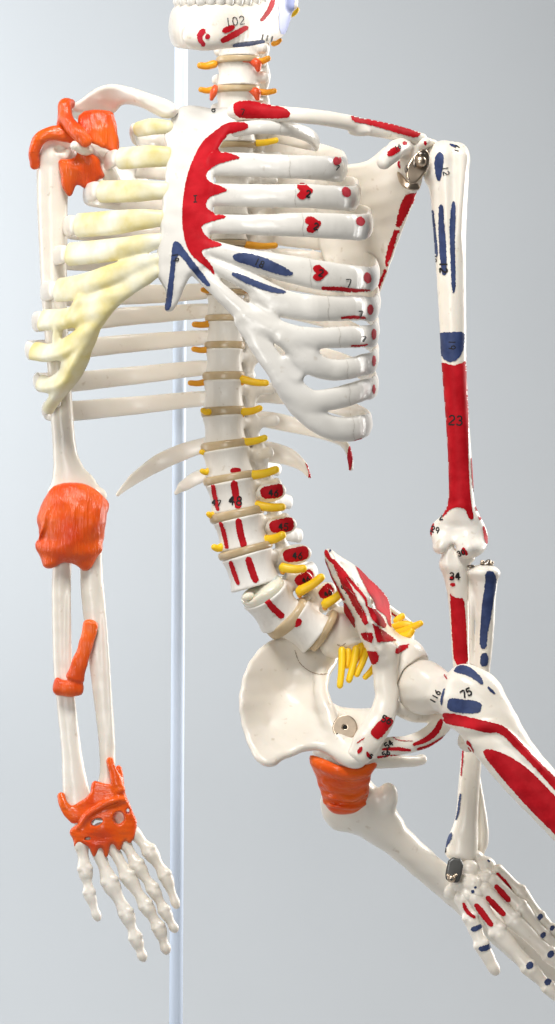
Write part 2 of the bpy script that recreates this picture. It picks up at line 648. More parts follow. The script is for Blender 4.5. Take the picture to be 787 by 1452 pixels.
def spot(cx, cy, rx, ry, ang=0, n=12):
    a = math.radians(ang)
    return [(cx + rx * math.cos(t) * math.cos(a) - ry * math.sin(t) * math.sin(a),
             cy + rx * math.cos(t) * math.sin(a) + ry * math.sin(t) * math.cos(a)) for t in np.linspace(0, 2 * math.pi, n, endpoint=False)]


def heart(cx, cy, s, ang=-90):
    """A heart lying on its side, its point to the right."""
    a = math.radians(ang)
    base = [(0, -1.05), (.45, -.55), (.95, .05), (.95, .55), (.6, .9), (.25, .8), (0, .45), (-.25, .8), (-.6, .9), (-.95, .55), (-.95, .05), (-.45, -.55)]
    return [(cx + s * (x * math.cos(a) + y * math.sin(a)), cy + s * (x * math.sin(a) - y * math.cos(a)) * 1.0) for x, y in base]


def sweep(pts, wdir=(0, 0, 1), n=6, sides=14, cap=True):
    """A lofted bar: rows px, py, d, half width along wdir, half thickness; rounded ends."""
    A = spline(pts, n)
    C = np.array([W(*a[:3]) for a in A])
    r1, r2 = A[:, 3].copy(), A[:, -1].copy()
    T = np.gradient(C, axis=0)
    T /= np.linalg.norm(T, axis=1)[:, None]
    if cap:
        def ext(c, t, a, b):
            L = min(a, b)
            return [(c + t * L * math.sin(q), a * math.cos(q), b * math.cos(q)) for q in (.5, .95, 1.3, 1.5)]
        e = ext(C[-1], T[-1], r1[-1], r2[-1])
        b = ext(C[0], -T[0], r1[0], r2[0])[::-1]
        C = np.vstack([[q[0] for q in b], C, [q[0] for q in e]])
        r1 = np.r_[[q[1] for q in b], r1, [q[1] for q in e]]
        r2 = np.r_[[q[2] for q in b], r2, [q[2] for q in e]]
        T = np.vstack([np.repeat(T[:1], 4, 0), T, np.repeat(T[-1:], 4, 0)])
    wd = np.asarray(wdir, float)
    V = []
    for c, t, a, b in zip(C, T, r1, r2):
        w = wd - (wd @ t) * t
        w /= max(np.linalg.norm(w), 1e-6)
        u = np.cross(t, w)
        for s in range(sides):
            q = 2 * math.pi * s / sides
            V.append(c + w * a * math.cos(q) + u * b * math.sin(q))
    F = []
    m = len(C)
    for i in range(m - 1):
        for s in range(sides):
            s2 = (s + 1) % sides
            F.append((i * sides + s, i * sides + s2, (i + 1) * sides + s2, (i + 1) * sides + s))
    F.append(tuple(range(sides))[::-1])
    F.append(tuple((m - 1) * sides + s for s in range(sides)))
    return np.array(V), F


def thing(name, loc, label, cat):
    o = bpy.data.objects.new(name, None)
    COL.objects.link(o)
    o.location = loc
    o.empty_display_size = 0.05
    o['label'] = label
    o['category'] = cat
    return o
# ================================================================== the model
ROOT = thing('anatomical_skeleton', (0.0, 0.0, 0.95),
             'white plastic skeleton with red and navy muscle paint and orange ligaments, beside a pole',
             'skeleton model')
built = []


def done(p):
    p.build()
    built.append(p)
    return p


# ------------------------------------------------------------------ lower jaw
jaw = Part('jaw')
f = Field(1.7)
f.tube([(262, 40, 40, 24, 10), (251, 38, -40, 28, 12), (258, 38, -105, 31, 13), (288, 38, -138, 32, 14), (325, 37, -128, 31, 13),
        (362, 33, -80, 31, 12), (392, 20, -15, 34, 11), (402, 2, 14, 34, 10)], k=6)
f.tube([(398, 10, 8, 26, 9), (404, -40, 26, 24, 8), (410, -90, 36, 22, 8)], k=12, wdir=(1, -0.4, 0))
f.ell((285, 52, -142), (26, 12, 16), k=10)
jaw.field(f, 'bone', noise=0.5)
jaw.paint(stroke([(289, 43), (284, 49), (284, 56), (289, 64)], [4, 4.2, 3.6, 3.2]), 'pink')
jaw.paint(spot(294.5, 52, 3.6, 4), 'pink')
jaw.paint(stroke([(317, 44), (324, 41), (331, 38)], [3.6, 4.4, 3]), 'red')
jaw.paint(stroke([(315, 58), (330, 50), (350, 39)], [3.8, 4.6, 3.4]), 'red')
jaw.paint(stroke([(331, 64.5), (352, 62), (374, 58.5)], [2.4, 3.2, 2.2]), 'navy')
jaw.paint(stroke([(388, -6), (385, 8), (378, 20), (371, 29)], [3, 3.6, 3.2, 2.6]), 'red')
jaw.paint([(396, -20), (420, -20), (417, 10), (412, 40), (404, 49), (397, 48), (395, 30)], 'lilac')
jaw.write('102', 333, 30, 11.5, -8)
jaw.write('111', 379, 54, 8, 12, w=0.6)
done(jaw)
tp = [(252, -70), (256, -104), (268, -128), (285, -141), (303, -139), (320, -132), (338, -118), (354, -97), (369, -70), (381, -44)]
TA = spline([(x, 2, d, 0) for x, d in tp], 8)
acc = 0
for i in range(0, len(TA), 6):
    x, y, d, _ = TA[i]
    t = Part('tooth', jaw)
    f = Field(1.1)
    f.ell((x, 1, d), (7.2, 7, 9), k=4)
    f.ell((x, -8, d - 2), (7.0, 6, 9), k=4)
    t.field(f, 'grey_bone')
    done(t)
for i in range(3, len(TA), 7):                                   # upper row, its tips just inside the frame
    x, y, d, _ = TA[i]
    t = Part('tooth', jaw)
    f = Field(1.2)
    f.ell((x, -22, d - 6), (7, 6, 12), k=3)
    t.field(f, 'grey_bone')
    done(t)

# ------------------------------------------------------------------ spine


def vert_proto(kind):
    f = Field(1.5, local=True)
    hw, hd, h = 32.0, 27.0, 43.0

    def body(X, Y, Z):
        q = 1 - 0.12 * np.clip(1 - (2 * Z / h) ** 2, 0, 1)
        e = np.sqrt((X / hw) ** 2 + ((Y) / hd) ** 2) / q
        a = (e - 1) * 27 + 3
        b = np.abs(Z) - h / 2 + 3
        return np.minimum(np.maximum(a, b), 0) + np.sqrt(np.maximum(a, 0) ** 2 + np.maximum(b, 0) ** 2) - 3
    f.custom((-hw, -hd, -h / 2), (hw, hd, h / 2), body, k=3)
    for s in (-1, 1):
        f.tube([(s * 18, 20, 8, 9, 7), (s * 22, 38, 6, 10, 7)], k=8)                       # pedicle
        f.tube([(s * 22, 40, 26, 7), (s * 23, 44, 0, 8), (s * 20, 42, -30, 6)], k=8)       # facet column
        f.tube([(s * 22, 42, 0, 9, 5), (s * 8, 58, -4, 10, 5), (0, 62, -6, 10, 5)], k=8)   # lamina
        if kind == 'lumbar':
            f.tube([(s * 22, 34, 4, 8, 6), (s * 34, 32, 4, 8, 5), (s * 44, 31, 5, 9, 5)], k=8)
        elif kind == 'thoracic':
            f.tube([(s * 22, 42, 4, 8, 7), (s * 38, 56, 8, 8, 7), (s * 46, 62, 9, 9, 8)], k=8)
        else:
            f.tube([(s * 24, 6, -4, 10, 8), (s * 38, 10, -6, 11, 8)], k=8)
    sp = 110 if kind == 'lumbar' else 92
    f.tube([(0, 60, -6, 12, 5), (0, 82, -14, 12, 4), (0, sp, -24, 11, 5)], k=8)
    return f.mesh(relax=2)[:2]


PROTO = {k: vert_proto(k) for k in ('lumbar', 'thoracic', 'cervical')}


def disc_proto(h=10.0):
    f = Field(1.2, local=True)

    def body(X, Y, Z):
        e = np.sqrt((X / 33.5) ** 2 + (Y / 28.5) ** 2)
        a = (e - 1) * 30 + 3.5
        b = np.abs(Z) - h / 2 + 3.5
        return np.minimum(np.maximum(a, b), 0) + np.sqrt(np.maximum(a, 0) ** 2 + np.maximum(b, 0) ** 2) - 3.5
    f.custom((-35, -30, -h / 2), (35, 30, h / 2), body, k=0)
    return f.mesh(relax=1)[:2]


DISC = disc_proto()


def rot(tilt, yaw, pitch=0):
    return (np.array(Matrix.Rotation(math.radians(-tilt), 3, 'Y')) @ np.array(Matrix.Rotation(math.radians(pitch), 3, 'X'))
            @ np.array(Matrix.Rotation(math.radians(-yaw), 3, 'Z')))


# px, py, depth, tilt, yaw, pitch, half width, body height, kind
SP = [
    (340, 24, 30, 0, 25, 0, 29, 30, 'cervical'),
    (338, 65, 36, 0, 25, 0, 30, 32, 'cervical'),
    (337, 106, 44, 0, 25, 0, 31.5, 33, 'cervical'),
    (336, 147, 54, 0, 25, 0, 32, 32, 'cervical'),
    (335, 187, 64, 0, 25, 0, 30, 31, 'thoracic'),
    (332, 223, 72, 0, 25, 0, 29, 27, 'thoracic'),
    (329, 258, 80, 0, 25, 0, 28, 27, 'thoracic'),
    (327, 293, 84, 0, 25, 0, 28, 27, 'thoracic'),
    (325, 328, 86, 0, 25, 0, 28, 27, 'thoracic'),
    (322, 363, 86, 0, 25, 0, 28, 27, 'thoracic'),
    (321, 398, 84, 0, 25, 0, 28, 27, 'thoracic'),
    (319, 433, 80, 0, 27, 0, 28, 29, 'thoracic'),
    (319, 471, 74, 0, 28, 0, 28.5, 31, 'thoracic'),
    (318, 512, 66, 0, 28, 0, 29, 36, 'thoracic'),
    (317, 559, 56, 1, 30, 0, 31, 41, 'thoracic'),
    (318, 608, 46, 4, 30, 0, 32.5, 39, 'thoracic'),
    (322.5, 655, 36, 9, 33, 0, 37, 38, 'lumbar'),
    (330.5, 703, 28, 11, 35, 0, 39, 43, 'lumbar'),
    (342, 755, 20, 13, 36, 0, 39.5, 43, 'lumbar'),
    (356, 808, 14, 17, 36, 0, 39.5, 48, 'lumbar'),
    (388, 860, 4, 36, 36, 18, 38, 47, 'lumbar'),
    (433, 889, 6, 53, 36, 5, 35, 42, 'lumbar'),
]
VERT = []
for i, (px, py, d, tilt, yaw, pit, hw, bh, kind) in enumerate(SP):
    V, F = PROTO[kind]
    sx, sz = hw / 32.0, bh / 43.0
    R = rot(tilt, yaw, pit)
    Q = V * np.array([sx, sx, max(sz, 0.8) if 0 else sz])
    p = Part('vertebra')
    p.add(Q @ R.T + W(px, py, d), F, 'ridged')
    p.info = (px, py, d, R, sx, sz, bh)
    VERT.append(p)
# painted muscle origins on the lumbar bodies and on the tips of the transverse processes
V_ = VERT
V_[16].paint(spot(334, 667, 8, 4, -3), 'red')
V_[17].paint(stroke([(302, 688), (304, 700), (309, 723)], [2.6, 3.4, 2.6]), 'red')
V_[17].paint(stroke([(332, 684), (334, 700), (338, 719)], [4.8, 5, 4.6]), 'red')
V_[17].write('47', 307, 713, 8, 8, w=0.8).write('48', 334, 710, 12, 4, w=1.1)
V_[18].paint(stroke([(313, 742), (318, 757), (322, 777)], [2.8, 3.2, 2.6]), 'red')
V_[18].paint(stroke([(338, 738), (341, 755), (346, 775)], [4.6, 5, 4.6]), 'red')
V_[19].paint(stroke([(327, 797), (332, 812), (338, 828)], [3, 3.2, 2.8]), 'red')
V_[19].paint(stroke([(352, 792), (357, 808), (363, 824)], [4.6, 5, 4.6]), 'red')
V_[20].paint(stroke([(377, 850), (387, 862), (400, 874)], [4, 4.6, 4.6]), 'red')
V_[21].paint(spot(422, 883, 7, 5, -55), 'red')
for k, (cx, cy, rx, ry, a) in zip((17, 18, 19, 20, 21), ((385, 697, 17, 10, -6), (399, 745, 18, 10.5, -6), (419, 786, 19, 10.5, -8),
                                                       (431, 820, 15, 9, -27), (462, 839, 12, 9, -38))):
    q = V_[k]
    # a lobe at the end of the process, seen from its front
    R = q.info[3]
    f = Field(1.4)
    f.ell((cx, cy, 14), (rx + 4, 10, ry + 4), k=6, rot=a)
    f.tube([(cx - 4, cy + 3, 22, 9), (cx - 34, cy + 10 - a * .2, 34, 9)], k=10)
    q.field(f, 'bone')
    q.bvh = None
    q.paint([(cx + x * math.cos(math.radians(a)) - y * math.sin(math.radians(a)), cy + x * math.sin(math.radians(a)) + y * math.cos(math.radians(a)))
             for x, y in [(-rx, -1), (-rx + 4, -ry * .75), (0, -ry * .9), (rx - 3, -ry), (rx, -ry * .4), (rx - 1, ry * .5), (rx - 5, ry * .9), (0, ry), (-rx + 4, ry * .9)]], 'red')
    q.write('46' if k < 18 else '45' if k == 18 else '46', cx + 3, cy + 2, 9 if k < 20 else 7, a + 8, w=0.9)
for p in VERT:
    done(p)
for i in range(len(VERT) - 1):
    a, b = VERT[i].info, VERT[i + 1].info
    if i == 19:
        continue
    ca, cb = W(*a[:3]), W(*b[:3])
    ea = ca - a[3] @ np.array([0, 0, a[6] / 2])
    eb = cb + b[3] @ np.array([0, 0, b[6] / 2])
    gap = np.linalg.norm(ea - eb)
    R = rot((SP[i][3] + SP[i + 1][3]) / 2, SP[i][4], (SP[i][5] + SP[i + 1][5]) / 2)
    s = (a[4] + b[4]) / 2 * 1.015
    h = 0.85 if i < 12 else 1.0
    V = DISC[0] * np.array([s, s, h * max(0.8, gap / 9.6)])
    d = Part('intervertebral_disc', VERT[i])
    d.add(V @ R.T + (ea + eb) / 2, DISC[1], 'tan')
    done(d)
# the slipped disc: clear pale ring left on the tilted vertebra below
a = VERT[20].info
d = Part('intervertebral_disc', VERT[20], 'clear pale slipped disc with a soft bulging core')
V = DISC[0] * np.array([1.04, 1.04, 1.5])
V[:, 2] *= 1 + 0.25 * np.sin(V[:, 0] * .12) 
d.add(V @ a[3].T + W(*a[:3]) + a[3] @ np.array([0, 0, 27.0]), DISC[1], 'jelly')
f = Field(1.2)
f.ell((386, 825, -4), (16, 12, 7), k=4, rot=-25)
f.ell((352, 846, -18), (9, 8, 6), k=4, rot=-25)
d.field(f, 'jelly', noise=0.8)
done(d)
# last disc, between the lowest free vertebra and the sacrum
b = VERT[21].info
d = Part('intervertebral_disc', VERT[21])
V = DISC[0] * np.array([1.05, 1.05, 1.1])
R = rot(59, 36, 5)
d.add(V @ R.T + W(459, 894, 8), DISC[1], 'tan')
done(d)

# nerve roots: yellow cords leaving between the vertebrae on both sides
NR = [
    (2, (303, 91, 36), (284, 93, 30), 6, 'amber'), (3, (303, 127, 46), (285, 127, 38), 5, 'amber'),
    (2, (362, 88, 30), (380, 83, 22), 5.5, 'amber'), (3, (364, 130, 40), (389, 129, 30), 5, 'amber'),
    (1, (388, 62, 60), (397, 57, 55), 4, 'amber'), (0, (410, 20, 60), (420, 14, 58), 6, 'yellow'),
    (5, (352, 203, 66), (391, 199, 52), 5.5, 'yellow'), (9, (350, 347, 76), (390, 348, 62), 5.5, 'amber'),
    (10, (352, 412, 76), (372, 414, 66), 5, 'amber'), (11, (306, 411, 76), (288, 411, 70), 4.8, 'amber'),
    (11, (302, 458, 72), (276, 460, 66), 5.4, 'amber'), (12, (298, 495, 66), (275, 495, 62), 5, 'amber'),
    (13, (294, 541, 60), (270, 543, 56), 5, 'amber'), (13, (344, 538, 44), (377, 543, 34), 6, 'yellow'),
    (14, (296, 584, 30), (288, 582, 26), 5, 'yellow'), (14, (344, 584, 34), (368, 579, 24), 6, 'yellow'),
    (15, (346, 627, 24), (375, 621, 12), 6, 'yellow'), (15, (294, 638, 34), (286, 641, 30), 5, 'yellow'),
    (16, (296, 668, 30), (287, 668, 26), 5, 'yellow'), (16, (356, 674, 14), (391, 666, 2), 7, 'yellow'),
    (17, (366, 717, 8), (400, 719, -4), 7, 'yellow'), (17, (302, 730, 20), (296, 729, 14), 5, 'yellow'),
    (18, (378, 766, 4), (400, 759, -6), 7.5, 'yellow'), (18, (314, 776, 12), (304, 776, 6), 6, 'yellow'),
    (19, (402, 805, -2), (430, 806, -10), 7, 'yellow'), (20, (426, 838, -2), (455, 819, -10), 7.5, 'yellow'),
    (21, (462, 856, -4), (484, 840, -12), 7, 'yellow'),
]
for vi, p0, p1, r, mat in NR:
    n = Part('nerve_root', VERT[vi])
    mid = ((p0[0] * .45 + p1[0] * .55), (p0[1] * .45 + p1[1] * .55) + 1.5, (p0[2] + p1[2]) / 2)
    V, F = sweep([(*p0, r * 1.0), (*mid, r * .88), (*p1, r * .80)], n=5, sides=12)
    n.add(V, F, mat)
    if vi >= 12 and p1[0] > p0[0]:
        f = Field(1.2)
        f.ell((p0[0] - 1, p0[1] + 1, p0[2] + 2), (5, 6, r + 2), k=2)
        n.field(f, 'amber')
    done(n)
for vi, pts in ((2, [(355, 86, 22, 4), (364, 90, 20, 7), (366, 98, 20, 4)]), (3, [(354, 127, 30, 3.5), (363, 131, 28, 7), (365, 139, 28, 4)]),
                (3, [(305, 124, 32, 4), (303, 131, 30, 5.5), (300, 140, 32, 3)]), (2, [(354, 87, 22, 2.5), (346, 86, 18, 2.5)])):
    n = Part('artery', VERT[vi])
    V, F = sweep(pts, n=4, sides=10)
    n.add(V, F, 'artery')
    done(n)

# ------------------------------------------------------------------ breastbone with the ribs of the painted side, one smooth shell cut at its seams
f = Field(1.7)
ST = [(246, 166), (251, 156), (262, 149), (283, 150), (302, 154), (322, 151), (333, 157), (338, 170), (330, 184), (317, 200), (304, 226), (303, 250),
      (303, 280), (301, 310), (297, 340), (296, 368), (288, 385), (270, 390), (262, 405), (254, 425), (245, 440), (236, 443), (232, 436), (236, 412),
      (228, 402), (221, 388), (221, 366), (224, 345), (229, 325), (226, 312), (231, 296), (230, 282), (236, 262), (233, 248), (239, 226), (237, 210), (232, 190)]
f.plate(ST, [(262, 155, -66), (320, 160, -82), (240, 190, -72), (310, 210, -108), (240, 260, -104), (300, 270, -132), (230, 340, -122), (290, 350, -146),
             (225, 390, -124), (280, 380, -148), (240, 435, -126)], 9, k=8, tag=0, rnd=8)
RB = []   # tag, rows: px, py, d, half height, half thickness
# 1
RB.append((11, [(334, 184, -100, 11, 7), (368, 180, -118, 10, 7), (405, 182, -105, 10, 7), (436, 191, -62, 11, 6), (449, 203, -10, 11, 5), (440, 204, 50, 10, 5), (400, 196, 96, 9, 5), (356, 190, 100, 8, 5)]))
RB.append((12, [(302, 232, -122, 17, 8), (345, 234, -140, 17, 9), (410, 236, -148, 17, 9), (455, 238, -126, 17.5, 8), (478, 240, -86, 18, 7), (487, 238, -20, 16, 6), (482, 226, 60, 14, 5), (440, 214, 130, 13, 5), (385, 213, 150, 12, 5), (350, 220, 116, 9, 5)]))
RB.append((13, [(300, 276, -134, 16, 8), (345, 277, -150, 16, 9), (420, 278, -158, 17, 9), (470, 280, -136, 17.5, 8), (495, 281, -92, 18, 7), (505, 278, -20, 16, 6), (500, 266, 70, 15, 5), (450, 258, 146, 14, 5), (390, 257, 164, 13, 5), (350, 258, 124, 10, 5)]))
RB.append((14, [(300, 318, -142, 14, 8), (345, 318, -156, 14, 9), (420, 319, -162, 17, 9), (480, 321, -144, 18.5, 8), (512, 322, -96, 19, 7), (523, 318, -18, 17, 6), (516, 306, 78, 15, 5), (460, 299, 156, 14, 5), (392, 298, 172, 14, 5), (350, 297, 128, 10, 5)]))
RB.append((15, [(296, 352, -148, 12, 8), (340, 364, -158, 14, 9), (400, 379, -164, 19, 9), (460, 391, -156, 21, 8), (508, 396, -112, 19, 7), (530, 394, -34, 17, 6), (526, 374, 76, 14, 5), (470, 346, 160, 12, 5), (395, 336, 176, 12, 5), (350, 334, 132, 10, 5)]))
RB.append((16, [(296, 374, -148, 10, 8), (338, 393, -158, 12, 9), (368, 409, -162, 15.5, 9), (398, 428, -164, 19, 9), (425, 435, -162, 19, 9), (455, 437, -156, 18.5, 8), (508, 437, -112, 17.5, 7), (531, 437, -34, 17, 6), (528, 410, 76, 13, 5), (470, 374, 160, 12, 5), (395, 362, 176, 10, 5), (348, 363, 132, 8, 5)]))
RB.append((17, [(284, 386, -146, 12, 8), (312, 413, -156, 12, 9), (342, 440, -161, 14, 9), (372, 459, -164, 16, 9), (404, 473, -164, 15.5, 9), (440, 479, -158, 15, 9), (489, 478, -134, 15.5, 8), (514, 477, -104, 15.5, 7), (531, 474, -30, 16, 6), (526, 448, 78, 13, 5), (470, 412, 160, 12, 5), (395, 400, 176, 10, 5), (346, 398, 130, 8, 5)]))
RB.append((18, [(400, 480, -164, 11, 9), (421, 497, -160, 14, 9), (441, 514, -155, 17, 9), (466, 524, -142, 15.5, 8), (490, 524, -128, 15, 8), (514, 517, -96, 15.5, 7), (530, 511, -26, 15, 6), (526, 486, 80, 13, 5), (470, 456, 158, 12, 5), (395, 440, 172, 10, 5), (346, 436, 126, 8, 5)]))
RB.append((19, [(344, 452, -161, 14, 9), (366, 484, -162, 15.5, 9), (388, 517, -160, 16, 9), (412, 548, -154, 17, 9), (438, 567, -148, 16, 9), (464, 567, -138, 15.5, 8), (489, 562, -122, 16, 8), (514, 553, -90, 15.5, 7), (530, 548, -24, 15, 6), (522, 530, 80, 13, 5), (466, 508, 150, 13, 5), (395, 498, 160, 12, 5), (344, 500, 112, 9, 5)]))
RB.append((20, [(396, 542, -155, 11, 9), (420, 572, -148, 15, 9), (444, 592, -142, 17, 9), (466, 605, -132, 17.5, 8), (490, 609, -114, 17.5, 8), (512, 605, -84, 17, 7), (522, 601, -24, 15, 6), (512, 588, 70, 13, 5), (460, 570, 138, 13, 5), (395, 560, 146, 13, 5), (342, 562, 100, 11, 5)]))
for tag, rows in RB:
    f.tube(rows, k=5 if tag < 16 else 6, tag=tag, n=5, wdir=(0, 0, 1))
f.plate([(352, 418), (370, 420), (394, 442), (394, 456), (378, 452), (362, 444)], [(352, 426, -159), (394, 450, -162)], 6, k=9, tag=99)
f.plate([(402, 504), (414, 504), (430, 516), (434, 534), (422, 543), (408, 538), (396, 516)], [(400, 510, -158), (434, 520, -154), (410, 540, -155)], 6, k=8, tag=18)
f.plate([(412, 474), (440, 482), (452, 490), (448, 506), (434, 504), (418, 490)], [(412, 478, -162), (452, 496, -152)], 6, k=8, tag=18)
FV, FF, FT = f.mesh(noise=0.7, relax=3)
front = BVHTree.FromPolygons([Vector(v) for v in FV], FF.tolist())
fc = FV[FF].mean(1)
kq = 1 + fc[:, 1] / DP
fpx, fpy = fc[:, 0] / kq + CX, CY - fc[:, 2] / kq
ft = FT[FF[:, 0]].astype(int)
SEAM = {11: 396, 12: 409, 13: 417, 14: 428, 15: 439, 16: 464, 17: 480, 18: 491, 19: 494, 20: 500}
ft = np.where(ft == 99, np.where(fpy < 428 + (fpx - 352) * 0.52, 16, 17), ft)
lab = np.where(ft == 0, 0, ft)
back = fc[:, 1] > -10
for t, sx in SEAM.items():
    m = ft == t
    lab[m & (fpx < sx) & ~back] = 100 + t            # cartilage
# short neighbours of the breastbone belong to it
for t in SEAM:
    lab[(lab == 100 + t) & (fpx < 300 - (t > 16) * 10) & (t < 18)] = 0


# a scrap cut off from its own piece joins the piece around it
for t in sorted(set(lab.tolist())):
    own = np.where(lab == t)[0]
    comp = np.full(len(FV), 10 ** 9)
    comp[FF[own].ravel()] = FF[own].ravel()
    while True:
        m = comp[FF[own]].min(1)
        new = comp.copy()
        np.minimum.at(new, FF[own].ravel(), np.repeat(m, 4))
        new[new < 10 ** 9] = new[new[new < 10 ** 9]]
        if (new == comp).all():
            break
        comp = new
    root = comp[FF[own, 0]]
    ids, cnt = np.unique(root, return_counts=True)
    for i_, n_ in zip(ids, cnt):
        if n_ < 0.12 * cnt.max():
            fs = own[root == i_]
            touch = np.isin(FF, np.unique(FF[fs])).any(1)
            touch[fs] = False
            nb_ = lab[touch]
            nb_ = nb_[nb_ != t]
            if len(nb_):
                v_, c_ = np.unique(nb_, return_counts=True)
                lab[fs] = v_[c_.argmax()]


def cut(part, mask, mat):
    Fk = FF[mask]
    if not len(Fk):
        return part
    u, inv = np.unique(Fk, return_inverse=True)
    part.add(FV[u], inv.reshape(Fk.shape).tolist(), mat)
    return part


sternum = Part('sternum')
cut(sternum, lab == 0, 'grey_bone')
PEC = [(352, 174), (330, 173), (319, 175), (303, 187), (286, 201), (273, 227), (264, 252), (259, 285), (258, 318), (263, 345), (271, 362), (286, 374), (298, 384), (305, 391),
       (303, 381), (298, 373), (289, 364), (285, 355), (295, 352), (318, 348), (307, 343), (296, 338), (288, 330), (285, 319), (300, 314), (324, 308), (310, 303),
       (299, 300), (291, 292), (295, 280), (309, 275), (325, 270), (314, 264), (303, 261), (293, 254), (292, 246), (303, 235), (325, 228), (343, 224), (332, 219), (320, 216), (308, 212), (313, 203), (320, 195), (332, 188), (352, 183)]
sternum.paint(PEC, 'red', on=front, jitter=0.25)
sternum.paint([(247, 342), (254, 343), (262, 354), (280, 378), (298, 402), (298, 406), (293, 406), (274, 386), (255, 360), (250, 366), (247, 395), (244, 427), (241, 438), (237, 441), (234, 438), (234, 428), (238, 410), (242, 375), (244, 350)], 'navy', on=front)
sternum.write('8', 303, 155, 8, 10, on=front, w=0.8).write('I', 277, 282, 9, 0, on=front, w=0.9).write('19', 249, 365, 8, 80, on=front, w=0.8)
done(sternum)
RIBS = {}
for t, sx in SEAM.items():
    r = Part('rib')
    cut(r, (lab == t) & ~back, 'grey_bone')
    cut(r, (lab == t) & back, 'bone')  # same rib, warmer tone: the beige of its shaded back put into the colour
    RIBS[t] = r
PR = {
    12: [(spot(478, 228, 6, 7, 30), 'pink')],
    13: [(heart(432, 271, 12.5), 'red'), (spot(491, 272.5, 6.2, 8, -32), 'pink')],
    14: [(heart(444, 318, 12.5, -100), 'red'), (spot(511, 314, 6.4, 7, -25), 'pink')],
    15: [(heart(454, 387, 12), 'red'), (spot(521, 394, 5.6, 8, -12), 'pink'), (stroke([(457, 408.5), (485, 410), (500, 412), (524, 412)], [2.6, 3, 3, 1.6]), 'red')],
    16: [(spot(525, 439, 4.6, 7.5), 'pink'), (stroke([(484, 450.5), (500, 449.5), (518, 450.5)], [1.6, 2.4, 1.4]), 'red')],
    17: [(spot(530, 474, 3.6, 8), 'pink'), (stroke([(498, 490.5), (512, 490), (521, 488.5)], [1.1, 1.3, 1.0]), 'red')],
    18: [(spot(530, 512, 2.8, 8), 'pink')],
    19: [(spot(530, 552, 2.4, 7), 'pink')],
    20: [(spot(508, 624, 7, 1.4, -14), 'pink')],
}
for t, marks in PR.items():
    for poly, mat in marks:
        RIBS[t].paint(poly, mat, on=front)
RIBS[12].write('7', 478, 238, 7, 20, on=front, w=0.8)
RIBS[13].write('2', 437, 275, 9, 8, on=front, w=1.2)
RIBS[14].write('2', 448, 321, 9, 12, on=front, w=1.2)
RIBS[15].write('2', 455, 387, 9, 12, on=front, w=1.1).write('7', 494, 402, 11, 2, on=front, w=0.8)
RIBS[16].write('7', 511, 446, 9, 4, on=front, w=0.8)
RIBS[17].write('7', 516, 481, 7, 10, on=front, w=0.8)
for t, sx in SEAM.items():
    row = [r for q, r in RB if q == t][0]
    A = spline([r[:5] for r in row], 8)
    A = A[A[:, 2] < -20]
    i0 = int(np.argmin(np.abs(A[:, 0] - sx)))
    cy, hh = A[i0, 1], A[i0, 3]
    RIBS[t].paint(stroke([(sx, cy - hh + 1), (sx + 2.5, cy - hh * .3), (sx + 1, cy + hh * .3), (sx + 3, cy + hh - 1)], .55), 'seam', on=front, smooth=0, off=.5)
for t in SEAM:
    done(RIBS[t])
    c = Part('costal_cartilage', RIBS[t])
    cut(c, lab == 100 + t, 'grey_bone')
    if t == 15:
        c.paint([(329, 362), (340, 358), (362, 360), (395, 374), (416, 386), (414, 391), (400, 391), (360, 378), (332, 370)], 'navy', on=front)
        c.write('18', 368, 373, 9, 25, on=front, w=0.8)
    if t == 16:
        c.paint([(328, 386), (340, 388), (370, 401), (404, 412), (406, 416), (390, 416), (360, 407), (330, 392)], 'navy', on=front)
    done(c)

# ------------------------------------------------------------------ floating ribs
def rib_sweep(name, rows, label=None, mat='bone', parent=None, wdir=(0, 0, 1), tip=None):
    r = Part(name, parent, label)
    V, F = sweep(rows, wdir=wdir, n=8, sides=18)
    V = V + 0.5 * wobble(V)
    r.add(V, F, mat)
    if tip:
        for poly, m in tip:
            r.paint(poly, m)
    return done(r)


rib_sweep('rib', [(346, 592, 78, 9, 5), (385, 596, 110, 12, 5), (430, 606, 112, 11, 5), (470, 618, 80, 9, 4.5), (490, 632, 30, 6, 4), (496, 650, 4, 5, 3.5), (497, 664, -4, 4, 3)],
          'short floating rib with a red painted tip', wdir=(0.2, 0, 1), tip=[(spot(496, 650, 4, 19, 3), 'pink')])
rib_sweep('rib', [(348, 642, 66, 13, 6), (375, 640, 84, 15, 6), (405, 646, 88, 13, 5), (428, 660, 80, 8, 4.5), (439, 676, 70, 2.5, 2.5)],
          'shortest floating rib, horn shaped with a red edge', wdir=(0.25, 0, 1), tip=[([(432, 655), (437, 661), (441, 671), (440, 679), (437, 678), (438, 670), (434, 661)], 'red')])
rib_sweep('rib', [(294, 630, 70, 12, 6), (262, 640, 100, 13, 5), (222, 658, 110, 12, 5), (188, 680, 96, 9, 4), (166, 701, 80, 3, 2.5)],
          'long floating rib curving down to a thin tip', wdir=(0.35, 0, 1))
rib_sweep('rib', [(296, 672, 62, 11, 6), (278, 678, 80, 11, 5), (260, 689, 88, 8, 4), (249, 699, 86, 3, 2.5)], 'shortest floating rib on the unpainted side', wdir=(0.5, 0, 1))

